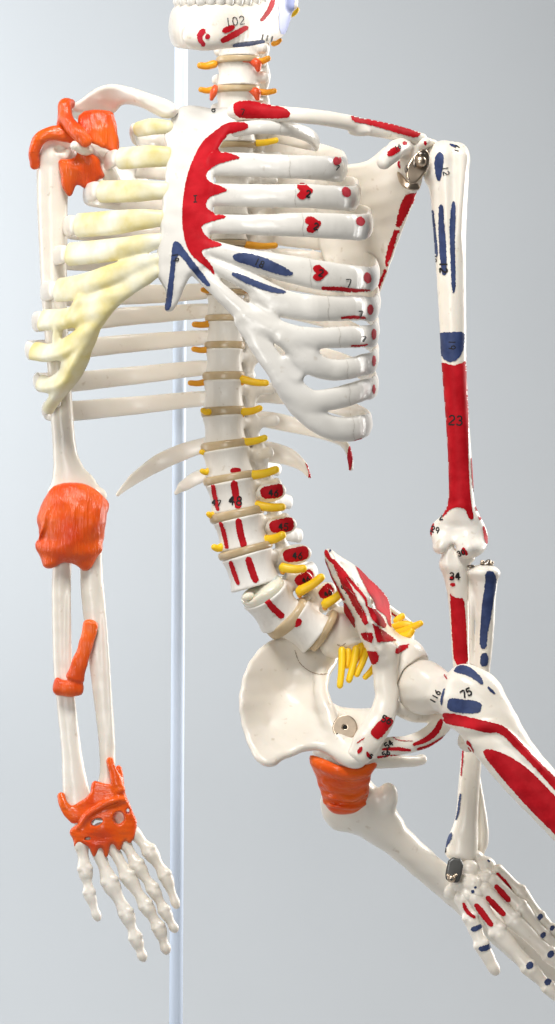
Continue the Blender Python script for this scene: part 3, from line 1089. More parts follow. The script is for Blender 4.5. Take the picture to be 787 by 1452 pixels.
# ------------------------------------------------------------------ ribs of the unpainted side with yellow cartilages
LB = [  # back height at the spine, lateral extreme (px, py), front end (px, py, d), half heights
    (200, (192, 196), (190, 183, -20), 9, 11, 40),
    (245, (150, 232), (161, 224, -24), 10, 15, 60),
    (290, (122, 276), (134, 271, -20), 10, 16, 80),
    (333, (92, 322), (102, 320, -12), 11, 17, 100),
    (371, (76, 364), (89, 361, -4), 12, 16, 120),
    (414, (62, 414), (72, 412, 0), 13, 17, 150),
    (442, (50, 456), (57, 455, 10), 12, 16, 160),
    (480, (40, 496), (46, 498, 16), 12, 15, 165),
    (523, (52, 540), (57, 543, 20), 12, 13, 160),
    (566, (64, 580), (74, 572, 24), 12, 10, 140),
]
lribs = []
for k, (yb, lat, fr, hb, hf, dep) in enumerate(LB):
    dd = dep
    xs = lat[0]
    tilt_y = [0, 0, 0, 1, 2, 5, 8, 9, 12, 11][k]
    rows = [(300, yb - 2, 104, hb * .8, 5), (276, yb, 128, hb * .95, 5), (min(240, (xs + 300) / 2 + 20), yb + tilt_y * .7, 150 + dd * .1, hb * 1.1, 4.5),
            (xs + (276 - xs) * .3, yb + tilt_y + (lat[1] - yb) * .3, 140 + dd * .05, hb * 1.2, 4.5),
            (xs + 10, (lat[1] * .6 + yb * .4) + tilt_y * .8, 104, hb * 1.2, 4.5), (xs, lat[1], 50, (hb + hf) / 2, 5.5), (fr[0], fr[1], fr[2] + 2, hf - 2.5, 6.0), (fr[0] + 8, fr[1], fr[2] - 12, hf - 5, 4.5)]
    r = Part('rib')
    V, F = sweep(rows, n=8, sides=18)
    V = V + 0.6 * wobble(V)
    r.add(V, F, 'bone')
    lribs.append(done(r))

f = Field(1.6)
LC = [
    (1, [(240, 181, -76, 10, 8), (215, 180, -66, 12, 8), (196, 183, -34, 11, 8)]),
    (2, [(240, 222, -90, 14, 8), (205, 222, -80, 16, 9), (170, 224, -42, 16, 8)]),
    (3, [(236, 270, -108, 13, 8), (190, 271, -96, 16, 9), (144, 272, -40, 16, 8)]),
    (4, [(230, 310, -118, 12, 8), (175, 314, -104, 17, 9), (112, 320, -34, 17, 8)]),
    (5, [(226, 342, -124, 11, 8), (170, 352, -108, 16, 9), (100, 361, -26, 17, 8)]),
    (6, [(222, 368, -126, 9, 8), (165, 386, -112, 15, 9), (115, 406, -70, 19, 9), (84, 412, -24, 18, 8)]),
    (7, [(222, 384, -126, 9, 8), (180, 408, -116, 14, 9), (135, 436, -94, 17, 9), (95, 452, -54, 16, 9), (62, 455, -6, 16, 8)]),
    (8, [(172, 414, -112, 10, 8), (140, 448, -96, 15, 9), (105, 485, -66, 17, 9), (72, 500, -28, 14, 8), (50, 498, 6, 14, 8)]),
    (9, [(150, 440, -98, 9, 8), (124, 484, -76, 17, 9), (98, 526, -48, 17, 9), (72, 545, -18, 13, 8), (60, 543, 10, 12, 8)]),
    (10, [(132, 470, -80, 8, 8), (112, 512, -58, 15, 9), (86, 552, -22, 16, 9), (70, 580, 12, 9, 8)]),
]
wl = {1: (0.05, 0, 1), 2: (0, 0, 1), 3: (0, 0, 1), 4: (0.08, 0, 1), 5: (.12, 0, 1), 6: (.3, 0, 1), 7: (.45, 0, 1), 8: (.5, 0, 1), 9: (.6, 0, 1), 10: (.8, 0, 1)}
for t, rows in LC:
    f.tube(rows, k=7, tag=t, n=6, wdir=wl[t])
f.tube([(118, 426, -78, 8), (104, 452, -66, 8)], k=6, tag=7)
f.tube([(82, 470, -40, 7), (80, 488, -38, 7)], k=5, tag=8)
f.plate([(104, 428), (128, 420), (156, 412), (172, 418), (150, 446), (134, 474), (122, 478), (116, 464), (104, 452)], [(104, 440, -66), (160, 420, -110), (130, 470, -86)], 7, k=9, tag=7)
f.plate([(84, 514), (100, 500), (126, 492), (128, 505), (114, 532), (98, 552), (84, 562), (76, 554), (84, 536), (88, 526)], [(86, 520, -42), (126, 495, -76), (84, 556, -18), (112, 530, -54)], 7, k=9, tag=9)
CV, CF, CT = f.mesh(noise=1.0, relax=2)
ct = CT[CF[:, 0]].astype(int)
for t in range(1, 11):
    m = ct == t
    c = Part('costal_cartilage', lribs[t - 1], 'pale yellow mottled rib cartilage')
    Fk = CF[m]
    u, inv = np.unique(Fk, return_inverse=True)
    c.add(CV[u], inv.reshape(Fk.shape).tolist(), 'cart')
    done(c)

# ------------------------------------------------------------------ collar bones
cl = Part('clavicle', None, 'unpainted clavicle, broad and flat at its outer end')
f = Field(1.5)
f.plate([(100, 150), (114, 142), (130, 129), (148, 121), (166, 119), (192, 125), (218, 134), (240, 142), (252, 150), (254, 160), (248, 169), (232, 169), (216, 161), (200, 152),
         (178, 147), (170, 152), (163, 162), (140, 163), (118, 161), (104, 159)],
        [(104, 152, 40), (140, 140, 20), (140, 162, 44), (170, 126, -10), (200, 138, -40), (250, 158, -78), (165, 160, 30)], [(110, 152, 6), (160, 140, 8), (200, 140, 11), (245, 156, 12)], k=4)
cl.field(f, 'bone', noise=0.8)
done(cl)
cr = Part('clavicle', None, 'clavicle with a red patch at each end')
f = Field(1.5)
f.tube([(334, 158, -92, 13, 12), (350, 156, -100, 14, 12), (380, 160, -112, 12, 10), (430, 164, -116, 11, 9), (480, 171, -96, 11, 9), (520, 180, -66, 12, 8), (560, 188, -38, 11, 8), (598, 196, -10, 8, 7)], k=4, wdir=(0, .2, 1))
f.ell((508, 187, -74), (14, 8, 5), k=8)
cr.field(f, 'bone', noise=0.6)
cr.paint([(330, 148), (338, 144), (350, 142), (372, 146), (398, 151), (411, 157), (412, 164), (406, 168), (370, 168), (342, 168), (332, 162)], 'red')
cr.write('7', 344, 159, 8, 5)
cr.paint([(496, 160), (515, 160), (545, 164), (572, 172), (593, 180), (597, 190), (590, 196), (570, 191), (545, 183), (520, 176), (500, 173)], 'red')
done(cr)

# ------------------------------------------------------------------ shoulder blades
sc = Part('scapula', None, 'painted shoulder blade with a steel shoulder hinge')
f = Field(1.7)
f.plate([(448, 236), (480, 234), (515, 231), (530, 222), (548, 205), (570, 202), (585, 222), (580, 258), (592, 268), (584, 292), (570, 330), (555, 372), (540, 410), (528, 438), (515, 452), (500, 440), (475, 400), (452, 352), (444, 300)],
        [(450, 240, 130), (520, 240, 80), (580, 250, 14), (585, 285, 20), (550, 380, 64), (520, 440, 90), (460, 360, 140), (510, 330, 112), (470, 300, 136)],
        [(460, 260, 5), (580, 250, 12), (520, 300, 5), (560, 350, 7), (520, 440, 5), (460, 360, 4)], k=6)
f.ell((584, 240, -6), (16, 20, 34), k=12)                                             # socket
f.tube([(578, 212, 0, 15), (566, 210, -40, 14), (556, 218, -66, 13), (545, 230, -70, 11)], k=8)   # beak process
f.tube([(600, 202, -14, 12, 7), (607, 208, 30, 15, 8), (585, 215, 80, 14, 8), (540, 228, 120, 10, 6)], k=8, wdir=(1, 0, .3))
sc.field(f, 'bone', noise=0.7)
sc.paint([(548, 221), (551, 213), (560, 208), (567, 209), (568, 213), (562, 218), (553, 222)], 'red')
sc.paint(spot(574, 203, 3, 3), 'red')
sc.paint(stroke([(567, 227), (565, 232), (567, 238)], 1.5), 'pink')
sc.paint(spot(603, 203, 2.2, 3.4), 'pink')
sc.write('16', 564, 209, 6, -30)
sc.paint([(574, 277), (583, 274), (591, 272), (584, 291), (575, 308), (567, 323), (561, 320), (565, 300)], 'red', smooth=0, jitter=0.7)
sc.paint([(559, 326), (566, 326), (560, 346), (553, 368), (549, 378), (545, 373), (550, 350)], 'red', smooth=0, jitter=0.7)
sc.paint([(546, 380), (548, 384), (540, 404), (533, 424), (528, 431), (528, 418), (536, 400)], 'red', smooth=0, jitter=0.7)
done(sc)
hg = Part('hinge_plate', sc)
f = Field(0.9)
f.plate([(597, 211), (606, 212), (610, 224), (607, 239), (597, 253), (589, 261), (578, 260), (575, 249), (577, 234), (586, 221)], [(597, 212, -34), (610, 226, -26), (578, 258, -46), (600, 250, -40)], 2.2, k=1, smooth=1)
f.plate([(561, 241), (571, 247), (579, 260), (591, 257), (598, 269), (582, 271), (567, 263)], [(562, 246, -30), (597, 270, -38), (578, 266, -46)], 2.5, k=1, smooth=1)
hg.field(f, 'steel')
done(hg)
sw = Part('screw', sc)
f = Field(0.8)
f.ell((596, 229, -40), (8.5, 7, 8.5), k=1)
sw.field(f, 'steel')
f = Field(0.8)
f.ell((588, 230, -41), (4, 2.5, 8), k=1)
f.ell((597, 218.5, -37), (6, 3, 3), k=1)
f.ell((576, 240, -44), (2.5, 3, 6), k=1)
f.ell((579, 254, -46), (2, 2, 3), k=1)
sw.field(f, 'dark_steel')
done(sw)
sl = Part('scapula', None, 'unpainted shoulder blade half hidden behind the ribs and orange ligaments')
f = Field(1.8)
f.plate([(120, 200), (145, 205), (170, 215), (196, 226), (214, 262), (216, 310), (212, 380), (206, 396), (196, 380), (182, 320), (156, 268), (120, 262), (108, 235)],
        [(125, 215, 60), (125, 255, 60), (215, 240, 178), (206, 350, 214), (205, 392, 214), (170, 290, 150)], [(120, 235, 12), (200, 280, 4), (160, 380, 5)], k=6)
f.tube([(128, 228, 50, 11), (126, 214, 14, 9), (118, 212, -6, 8), (106, 206, -18, 7)], k=8)
f.tube([(108, 152, 48, 12, 7), (112, 158, 90, 14, 7), (150, 180, 150, 10, 6)], k=8, wdir=(1, 0, .3))
f.tube([(135, 225, 34, 9), (152, 244, 34, 12), (165, 262, 50, 8)], k=8)
sl.field(f, 'bone', noise=0.7)
done(sl)

# ------------------------------------------------------------------ upper arm, painted side
hr = Part('humerus', None, 'upper arm bone with navy stripes above and a red lower half')
f = Field(1.6)
f.ell((630, 226, 4), (26, 27, 27), k=8)
f.ell((650, 226, 2), (17, 22, 24), k=8)
f.ell((616, 240, 8), (18, 24, 26), k=8)
f.tube([(636, 250, 4, 29, 25), (637, 300, 4, 25, 23), (638, 340, 4, 22.5, 20), (640, 400, 2, 20.5, 19), (642, 460, 0, 19, 18), (644, 520, 0, 17.5, 17), (649, 600, 0, 16.5, 16), (653, 670, 0, 17, 15),
        (654, 705, -2, 18, 14), (654, 735, -2, 22, 11)], k=8, wdir=(1, 0, 0))
f.tube([(656, 222, -16, 8), (654, 260, -20, 6), (650, 330, -15, 4), (648, 400, 2, 3)], k=10)
f.tube([(630, 222, -14, 5), (632, 260, -19, 4), (634, 330, -13, 3), (636, 390, 4, 3)], k=10)
f.plate([(644, 712), (634, 724), (622, 735), (612, 744), (609, 756), (614, 768), (613, 780), (622, 787), (633, 784), (640, 772), (646, 772), (647, 786), (657, 793), (672, 792), (686, 784), (693, 768), (691, 752), (683, 735), (674, 722), (662, 710)],
        [(645, 712, 0), (612, 752, 6), (690, 760, 6), (626, 775, -8), (665, 778, -12), (648, 750, -2), (652, 715, -6)], [(650, 705, 14), (612, 752, 9), (690, 760, 9), (626, 775, 14), (664, 776, 18), (645, 765, 9)], k=8, smooth=1)
f.ell((645, 752, -22), (12, 8, 13), k=10, op='sub')
hr.field(f, 'bone', noise=0.3)
hr.paint([(624, 215), (629, 219), (629, 230), (626, 250), (624, 257), (620, 256), (617, 245), (616, 226), (619, 219)], 'navy')
hr.paint([(637, 203), (645, 205), (650, 208), (645, 209), (638, 207)], 'navy')
hr.write('17', 648, 211, 6, -75).write('12', 632, 242, 8, 80)
hr.paint(stroke([(613, 299), (615, 320), (617, 345), (619, 363)], [2, 2.6, 3, 2]), 'navy')
hr.paint(stroke([(625.5, 292), (626, 320), (628, 355), (630, 388)], [3.2, 4.2, 5, 3.4]), 'navy')
hr.paint([(640, 287), (645, 284), (646.5, 300), (645, 345), (646, 400), (645, 415), (641, 415), (639, 380), (638, 350), (637, 320)], 'navy')
hr.write('5', 617, 368, 8, 5, w=.7).write('12', 629, 379, 10, 90, w=1.2)
hr.paint([(617, 472), (640, 471), (659, 470), (659, 486), (655, 502), (646, 512), (637, 514), (628, 508), (621, 494)], 'navy')
hr.write('19', 641, 489, 9, 90, w=.7)
RED = [(624, 512), (642, 519), (656, 514), (661, 511), (663, 540), (664, 580), (664, 630), (665, 680), (668, 715), (672, 733), (669, 738), (664, 734), (660, 722), (651, 719), (640, 721), (632, 729), (626, 736),
       (632, 722), (632, 700), (632, 660), (630, 620), (627, 580), (624, 545), (622, 520)]
hr.paint(RED, 'red', jitter=0.3)
hr.write('23', 646, 596, 13, 4, w=1.0)
hr.paint([(664, 490), (662, 520), (665, 530), (667, 545), (664, 528), (661, 510)], 'pink')
hr.paint(stroke([(668, 650), (671, 685), (673, 698)], [0.8, 1.4, 1.6]), 'red')
hr.paint(stroke([(676, 718), (677, 723)], 2.6), 'red')
hr.paint(stroke([(681, 732), (681, 736)], 2.6), 'red')
hr.paint([(684, 744), (688, 748), (691, 760), (692, 770), (689, 772), (685, 758)], 'red')
hr.paint([(616, 740), (611, 745), (608, 755), (611, 763), (614, 752)], 'red')
hr.paint([(655, 776), (660, 777), (664, 786), (661, 788), (655, 784)], 'red')
hr.write('2', 625, 733, 8, -10, w=.8).write('29', 617, 751, 8, 15, w=.8).write('30', 654, 784, 7, -20, w=.9)
done(hr)

# ------------------------------------------------------------------ forearm, painted side
ul = Part('ulna', None, 'ulna with a red stripe, hinged under the painted upper arm')
f = Field(1.5)
f.tube([(640, 770, -2, 5), (636, 784, -6, 8), (634, 798, -4, 11)], k=8)
f.ell((654, 790, 6), (20, 18, 12), k=8)
f.tube([(645, 804, 0, 20, 15), (648, 830, 6, 16, 14), (651, 870, 14, 14, 12), (654, 940, 28, 12, 11), (660, 1020, 44, 10, 9), (672, 1100, 60, 9, 9), (682, 1160, 66, 9, 9), (684, 1190, 66, 9, 9), (680, 1206, 62, 8, 8)], k=8, wdir=(1, 0, 0))
ul.field(f, 'bone', noise=0.3)
ul.paint([(638, 840), (641, 845), (648, 848), (658, 848), (660, 870), (662, 910), (664, 945), (644, 945), (641, 900), (639, 860)], 'red')
ul.paint(spot(641, 819, 3.4, 2.6), 'red').paint(spot(642, 829, 3.8, 2.8), 'red')
ul.paint(stroke([(677, 1073), (676, 1090), (674, 1103)], [2.2, 3, 2.4]), 'red')
ul.write('34', 645, 817, 10, 0, w=1.0)
done(ul)
ra = Part('radius', None, 'radius with a navy stripe, slotted steel screw on its head')
f = Field(1.5)
f.ell((685, 812, -2), (24, 20, 10), k=6)
f.tube([(687, 818, 0, 20, 17), (688, 850, 4, 15, 14), (687, 900, 12, 13, 12), (682, 960, 22, 12, 11), (672, 1040, 36, 14, 11), (666, 1100, 44, 15, 12), (662, 1160, 46, 16, 12), (656, 1195, 44, 22, 14), (654, 1210, 42, 23, 14)], k=8, wdir=(1, 0, 0))
f.tube([(668, 820, 6, 5), (668, 870, 3, 4), (668, 940, 18, 3)], k=6)
ra.field(f, 'bone', noise=0.35)
ra.paint([(688, 811), (697, 809), (703, 815), (704, 828), (700, 850), (695, 880), (691, 900), (690, 920), (680, 920), (681, 890), (684, 850), (688, 830)], 'navy')
ra.paint([(682, 926), (692, 926), (692, 945), (680, 945)], 'navy')
ra.paint(stroke([(653, 1126), (650, 1150), (647, 1162)], [1.4, 1.6, 1.2]), 'navy')
ra.paint([(640, 1178), (642, 1186), (637, 1196), (630, 1205), (628, 1200), (632, 1190)], 'navy')
ra.paint(stroke([(657, 1050), (656, 1075), (654, 1100)], [.8, 1.2, .8]), 'pink')
ra.write('6', 631, 1206, 6, 20, w=.8)
done(ra)
s2 = Part('screw', ra)
f = Field(0.8)
f.ell((690, 800, -4), (10, 8, 4), k=1)
f.ell((693, 797, -6), (5, 5, 4), k=1)
f.ell((668, 803, -8), (6, 4, 2.5), k=1)
s2.field(f, 'dark_steel')
f = Field(.7)
f.ell((684, 797, -12), (3, 2, 3), k=1)
f.ell((697, 798, -10), (3.5, 2, 2.5), k=1)
s2.field(f, 'steel')
done(s2)


# ------------------------------------------------------------------ hands
def finger(parent, bones, depth, r, label=None, marks=(), words=(), knob=1.0, mat='bone', waist=.72):
    """bones: list of joints; each bone waisted between knobbly ends."""
    p = Part('finger', parent, label)
    f = Field(1.05)
    for i in range(len(bones) - 1):
        a, b = np.array(bones[i], float), np.array(bones[i + 1], float)
        da, db = depth[i], depth[i + 1]
        ra, rb = r[i], r[i + 1]
        L = np.linalg.norm(b - a)
        u = (b - a) / L
        a2, b2 = a + u * 1.2, b - u * 1.2
        last = i == len(bones) - 2
        rows = []
        for t, q in ((0.04, 1.02), (.16, .97), (.35, waist * 1.1), (.6, waist), (.82, .9), (.95, .98 if not last else .72)):
            pt = a2 * (1 - t) + b2 * t
            rows.append((pt[0], pt[1], da * (1 - t) + db * t, (ra * (1 - t) + rb * t) * q))
        f.tube(rows, k=1.6, n=4)
        if not last:
            n = np.array([-u[1], u[0]])
            for s in (-1, 1):
                c = b2 - u * 2 + n * s * rb * .55
                f.ell((c[0], c[1], db - rb * .35), rb * .55 * knob, k=3)
            f.ell((a2[0] + u[0] * 3, a2[1] + u[1] * 3, da - ra * .4), ra * .62, k=3)
    p.field(f, mat, noise=0.35, relax=1)
    for poly, m in marks:
        p.paint(poly, m, smooth=1)
    for w in words:
        p.write(*w)
    return done(p)


hd = Part('hand', None, 'hand with red and navy marks on its back, held by a black clip')
f = Field(1.15)
for c, r in (((667, 1232, 34), (16, 14, 13)), ((690, 1226, 40), (14, 13, 12)), ((655, 1252, 26), (16, 14, 14)), ((672, 1254, 18), (15, 12, 13)), ((690, 1244, 24), (12, 12, 11)),
             ((704, 1240, 32), (10, 11, 10)), ((663, 1270, 20), (13, 13, 11)), ((676, 1266, 12), (10, 9, 8)), ((640, 1262, 38), (11, 12, 14)), ((650, 1232, 40), (14, 14, 12)), ((678, 1214, 48), (12, 12, 8)),
             ((698, 1254, 24), (9, 9, 8))):
    f.ell(c, r, k=4, rot=35)
hd.field(f, 'bone', noise=1.2, relax=1)
hd.paint(spot(670.5, 1264, 2.6, 2.4), 'navy').paint(spot(674, 1258.5, 2, 2), 'navy')
hd.paint(spot(693, 1221, 2.4, 1.4, 35), 'navy')
done(hd)
finger(hd, [(655, 1272), (668, 1303), (684, 1342), (704, 1380)], [20, 14, 8, 8], [12, 11, 11, 9.5], 'thumb with two navy bands', waist=.85, marks=
       [(stroke([(657, 1281), (663, 1293), (673, 1301)], [2, 2.8, 2]), 'red'), (stroke([(670, 1318), (676, 1316), (682, 1313)], [3.4, 3.6, 3]), 'navy'), (stroke([(681, 1346), (689, 1344), (697, 1340)], [3.6, 4, 3]), 'navy')])
finger(hd, [(672, 1270), (707, 1323), (751, 1373), (779, 1401), (806, 1430)], [16, 4, -4, -4, -4], [12, 13, 11.5, 10, 8], None, waist=.82, marks=
       [(stroke([(675, 1283), (685, 1296), (697, 1312)], [3.6, 4.4, 3.6]), 'red'), (spot(751, 1369, 5, 6, 40), 'navy'), (spot(777, 1392, 4.5, 6, 40), 'navy')])
finger(hd, [(684, 1258), (730, 1306), (781, 1355), (812, 1384)], [18, 8, 2, 0], [11, 12.5, 11.5, 10], None, waist=.82, marks=
       [(stroke([(691, 1272), (702, 1284), (715, 1297)], [3.4, 4.4, 3.6]), 'red'), (spot(781, 1353, 4.5, 6, 35), 'navy')])
finger(hd, [(696, 1246), (740, 1288), (774, 1330), (806, 1362)], [22, 16, 12, 8], [10, 11, 10, 9], None, waist=.82, marks=
       [(stroke([(703, 1256), (712, 1266), (722, 1277)], [3.4, 4.2, 3.6]), 'red'), (spot(770, 1326, 3.6, 5, 35), 'navy')])
finger(hd, [(704, 1232), (740, 1266), (767, 1302), (785, 1319), (800, 1334)], [30, 26, 22, 18, 16], [9, 9.5, 9, 8, 7], None, waist=.82, marks=
       [(stroke([(705, 1239), (713, 1248), (724, 1260)], [2.6, 3.4, 2.6]), 'red'), (spot(766, 1300, 3.6, 5, 35), 'navy'), (spot(783, 1316, 3, 4.4, 35), 'navy')])
cp = Part('clip', hd, 'black metal clip with a bright screw')
f = Field(0.9)
f.plate([(637, 1214), (659, 1219), (653, 1248), (648, 1253), (632, 1249), (631, 1238)], [(640, 1216, 10), (657, 1222, 8), (640, 1246, -2)], 3.4, k=1, smooth=1)
cp.field(f, 'black')
f = Field(0.7)
f.ell((640, 1246, -6), (6, 4, 5.5), k=1)
f.ell((635, 1241, -4), (2.5, 2.5, 2.5), k=1)
f.ell((646, 1241, -4), (2.5, 2.5, 2.5), k=1)
cp.field(f, 'steel')
f = Field(.7)
f.ell((640, 1247, -10), (2, 2, 2), k=.5)
f.ell((640, 1240.5, -8), (2, 2, 1.4), k=.5)
cp.field(f, 'black')
done(cp)

# ------------------------------------------------------------------ unpainted arm
hl = Part('humerus', None, 'plain white upper arm bone with an orange band over its head')
f = Field(1.6)
f.ell((76, 216, 36), (23, 25, 24), k=8)
f.ell((92, 224, 40), (20, 22, 24), k=8)
f.tube([(75, 230, 36, 23, 22), (74, 280, 40, 22, 20), (75, 340, 42, 20.5, 18), (77, 420, 44, 18, 17), (82, 500, 44, 16.5, 16), (87, 580, 42, 16, 15), (92, 640, 40, 17, 14), (98, 672, 38, 24, 13), (104, 700, 36, 38, 14), (103, 750, 34, 36, 16)], k=8, wdir=(1, 0, 0))
f.tube([(82, 212, 14, 5), (92, 222, 16, 5), (98, 214, 16, 5)], k=5)
f.ell((84, 212, 12), (7, 8, 5), k=4, op='sub')
f.ell((143, 704, 34), (9, 9, 10), k=12)
hl.field(f, 'bone', noise=0.3)
done(hl)
u2 = Part('ulna', None, 'plain white forearm bone on the little finger side')
f = Field(1.5)
f.tube([(88, 740, 30, 18, 15), (88, 790, 28, 13, 12), (86, 840, 30, 12.5, 11), (88, 940, 32, 12.5, 11), (94, 1000, 32, 13, 11), (101, 1060, 30, 14, 12), (105, 1100, 28, 17, 13), (110, 1140, 26, 21, 14)], k=6, wdir=(1, 0, 0))
f.tube([(97, 800, 32, 3), (98, 850, 22, 3), (98, 940, 24, 4), (104, 1010, 24, 4), (108, 1080, 34, 3)], k=6)
u2.field(f, 'bone', noise=0.3)
done(u2)
r2 = Part('radius', None, 'plain white forearm bone on the outer side')
f = Field(1.5)
f.tube([(126, 750, 28, 19, 15), (129, 790, 28, 16, 13), (131, 840, 28, 16, 12), (137, 900, 28, 15.5, 12), (145, 980, 28, 13.5, 11), (151, 1040, 26, 12, 11), (153, 1090, 24, 11, 11), (150, 1120, 24, 13, 12)], k=6, wdir=(1, 0, 0))
f.tube([(140, 820, 32, 3), (148, 880, 19, 3), (153, 960, 18, 4), (157, 1040, 19, 3), (156, 1090, 32, 3)], k=6)
r2.field(f, 'bone', noise=0.3)
done(r2)
h2 = Part('hand', None, 'hand with long pale fingers hanging below an orange wrist ligament')
f = Field(1.2)
for c, r in (((118, 1162, 22), (16, 12, 13)), ((142, 1150, 22), (16, 12, 14)), ((165, 1158, 20), (15, 12, 14)), ((122, 1188, 16), (12, 11, 14)), ((142, 1180, 14), (12, 11, 14)), ((162, 1182, 13), (12, 11, 14)), ((180, 1172, 14), (11, 10, 14)),
             ((152, 1196, 14), (26, 8, 12))):
    f.ell(c, r, k=4)
h2.field(f, 'bone', noise=1.0, relax=1)
done(h2)
finger(h2, [(115, 1192), (121, 1235), (127, 1268), (139, 1304)], [12, 6, 2, 0], [11.3, 10.3, 8.6, 7.6])
finger(h2, [(137, 1200), (156, 1252), (180, 1297), (193, 1332), (204, 1361)], [10, 2, -4, -6, -6], [10.8, 12.4, 10.8, 9.7, 8.1])
finger(h2, [(155, 1194), (182, 1244), (208, 1286), (226, 1317), (237, 1351)], [10, 0, -6, -8, -8], [9.7, 11.3, 10.3, 9.7, 8.1])
finger(h2, [(174, 1190), (195, 1228), (218, 1262), (234, 1293), (249, 1320)], [10, 2, -4, -6, -6], [9.2, 10.8, 9.2, 8.6, 7.6])
finger(h2, [(188, 1178), (213, 1208), (235, 1243), (251, 1287)], [12, 8, 4, 2], [9.2, 10.8, 9.7, 7.0])

# ------------------------------------------------------------------ orange ligaments of the unpainted arm
lg = Part('shoulder_ligament', None, 'glossy orange band arching over the head of the upper arm bone')
f = Field(1.3)
f.tube([(50, 234, 20, 7, 7), (50, 212, 10, 8, 8), (58, 196, 6, 9, 9), (74, 188, 4, 10, 9), (92, 190, 6, 11, 9), (104, 196, 10, 8, 8)], k=5)
lg.field(f, 'orange_x', noise=1.0)
done(lg)
lg = Part('shoulder_ligament', None, 'orange strap folded over the outer end of the clavicle')
f = Field(1.3)
f.tube([(100, 147, 20, 7), (92, 149, 6, 10), (92, 164, -2, 10), (100, 178, -10, 10), (112, 190, -18, 11), (121, 200, -20, 9)], k=6)
f.tube([(88, 165, 6, 6), (88, 182, 8, 7), (104, 184, 0, 8)], k=7)
lg.field(f, 'orange', noise=1.2)
done(lg)
lg = Part('shoulder_ligament', None, 'orange sheet under the clavicle')
f = Field(1.3)
f.plate([(112, 158), (140, 156), (160, 158), (164, 168), (168, 190), (170, 212), (168, 216), (158, 214), (146, 208), (130, 203), (118, 200), (110, 180)], [(115, 162, 12), (162, 162, 16), (169, 212, 10), (122, 200, -4), (145, 182, 0)], 5, k=3, smooth=1)
f.tube([(155, 164, 6, 4), (159, 190, 3, 4), (163, 212, 4, 4)], k=5)
f.tube([(130, 164, 6, 4), (136, 184, 0, 4), (146, 204, -2, 4)], k=5)
lg.field(f, 'orange', noise=1.2)
done(lg)
lg = Part('shoulder_ligament', None, 'orange ragged sheet hanging below the shoulder joint')
f = Field(1.3)
f.plate([(82, 226), (98, 226), (108, 222), (112, 213), (128, 216), (140, 222), (145, 240), (149, 251), (138, 256), (130, 268), (123, 271), (112, 262), (106, 268), (100, 282), (92, 274), (87, 258), (85, 240)],
        [(86, 232, 12), (98, 276, 22), (112, 240, 4), (140, 230, 14), (145, 250, 22), (126, 266, 22)], 6, k=3, smooth=1)
lg.field(f, 'orange', noise=1.4)
done(lg)
lg = Part('elbow_ligament', None, 'large wrinkled orange capsule wrapped around the elbow')
f = Field(1.5)
f.plate([(72, 690), (85, 686), (103, 685), (120, 687), (132, 693), (146, 703), (156, 713), (155, 722), (150, 730), (147, 742), (148, 758), (145, 772), (138, 787), (132, 804), (124, 810), (117, 810), (111, 803), (102, 799), (90, 798), (78, 806), (64, 807),
         (58, 793), (51, 772), (56, 764), (55, 750), (52, 737), (55, 722), (61, 711)],
        [(60, 720, 26), (152, 716, 22), (104, 688, 16), (56, 760, 26), (146, 760, 20), (104, 740, -2), (96, 770, -6), (70, 804, 12), (124, 806, 12), (104, 798, 10), (130, 740, 2), (76, 740, 6)], 9, k=4, smooth=1)
f.ell((104, 735, 16), (44, 26, 44), k=14)
f.tube([(56, 772, 14, 4), (80, 780, 2, 5), (110, 784, -2, 5), (140, 778, 10, 4)], k=14)
for k in range(7):
    x = 66 + k * 12.5
    f.tube([(x + 4, 697 + abs(k - 3) * 3, 14, 1.6), (x + 1 + (k % 3) * 3, 722, -11 + abs(k - 3) * 4, 2.4), (x - 5 + (k % 2) * 5, 746, -12 + abs(k - 3) * 4, 2.2), (x - 10, 764, 0 + abs(k - 3) * 3, 1.4)], k=3.5)
lg.field(f, 'orange', noise=0.9)
done(lg)
lg = Part('forearm_ligament', None, 'orange strap wrapped round one forearm bone and slanting up to the other')
f = Field(1.2)
f.tube([(129, 886, 10, 11, 7), (122, 912, 6, 10, 7), (112, 940, 4, 11, 7), (106, 960, 6, 13, 8)], k=4, wdir=(1, 0, 0.4))
f.tube([(84, 975, 16, 11, 8), (98, 976, 8, 12, 9), (110, 974, 10, 12, 8)], k=4)
f.ell((82, 973, 14), (6, 8, 12), k=5)
lg.field(f, 'orange', noise=1.0)
done(lg)
lg = Part('wrist_ligament', None, 'ragged orange ligament sheet wrapped around the wrist, pierced by holes')
f = Field(1.2)
f.plate([(128, 1128), (130, 1112), (134, 1107), (141, 1109), (150, 1112), (158, 1113), (166, 1110), (175, 1116), (183, 1138), (190, 1154), (194, 1166), (191, 1186), (183, 1196), (177, 1191), (174, 1194), (170, 1206), (165, 1204), (162, 1197), (157, 1196),
         (154, 1205), (151, 1217), (147, 1214), (144, 1201), (140, 1203), (137, 1212), (133, 1217), (130, 1212), (127, 1202), (120, 1198), (110, 1197), (106, 1204), (104, 1192), (98, 1180), (103, 1172), (113, 1168), (104, 1156), (98, 1148), (106, 1140)],
        [(100, 1180, 10), (192, 1170, 6), (145, 1170, -6), (132, 1114, 8), (175, 1118, 6), (108, 1144, 12), (150, 1210, 0), (110, 1198, 6)], 6, k=3, smooth=1)
f.tube([(157, 1080, 8, 6, 5), (163, 1100, 2, 7, 5), (170, 1120, 0, 8, 6)], k=5)
f.tube([(170, 1090, 10, 4, 4), (172, 1110, 6, 5, 5)], k=4)
f.tube([(86, 1128, 18, 6, 5), (92, 1144, 12, 8, 6), (106, 1160, 8, 9, 6)], k=6)
f.tube([(112, 1172, 0, 3), (132, 1150, -8, 4), (160, 1136, -8, 4), (176, 1134, -2, 3)], k=6)
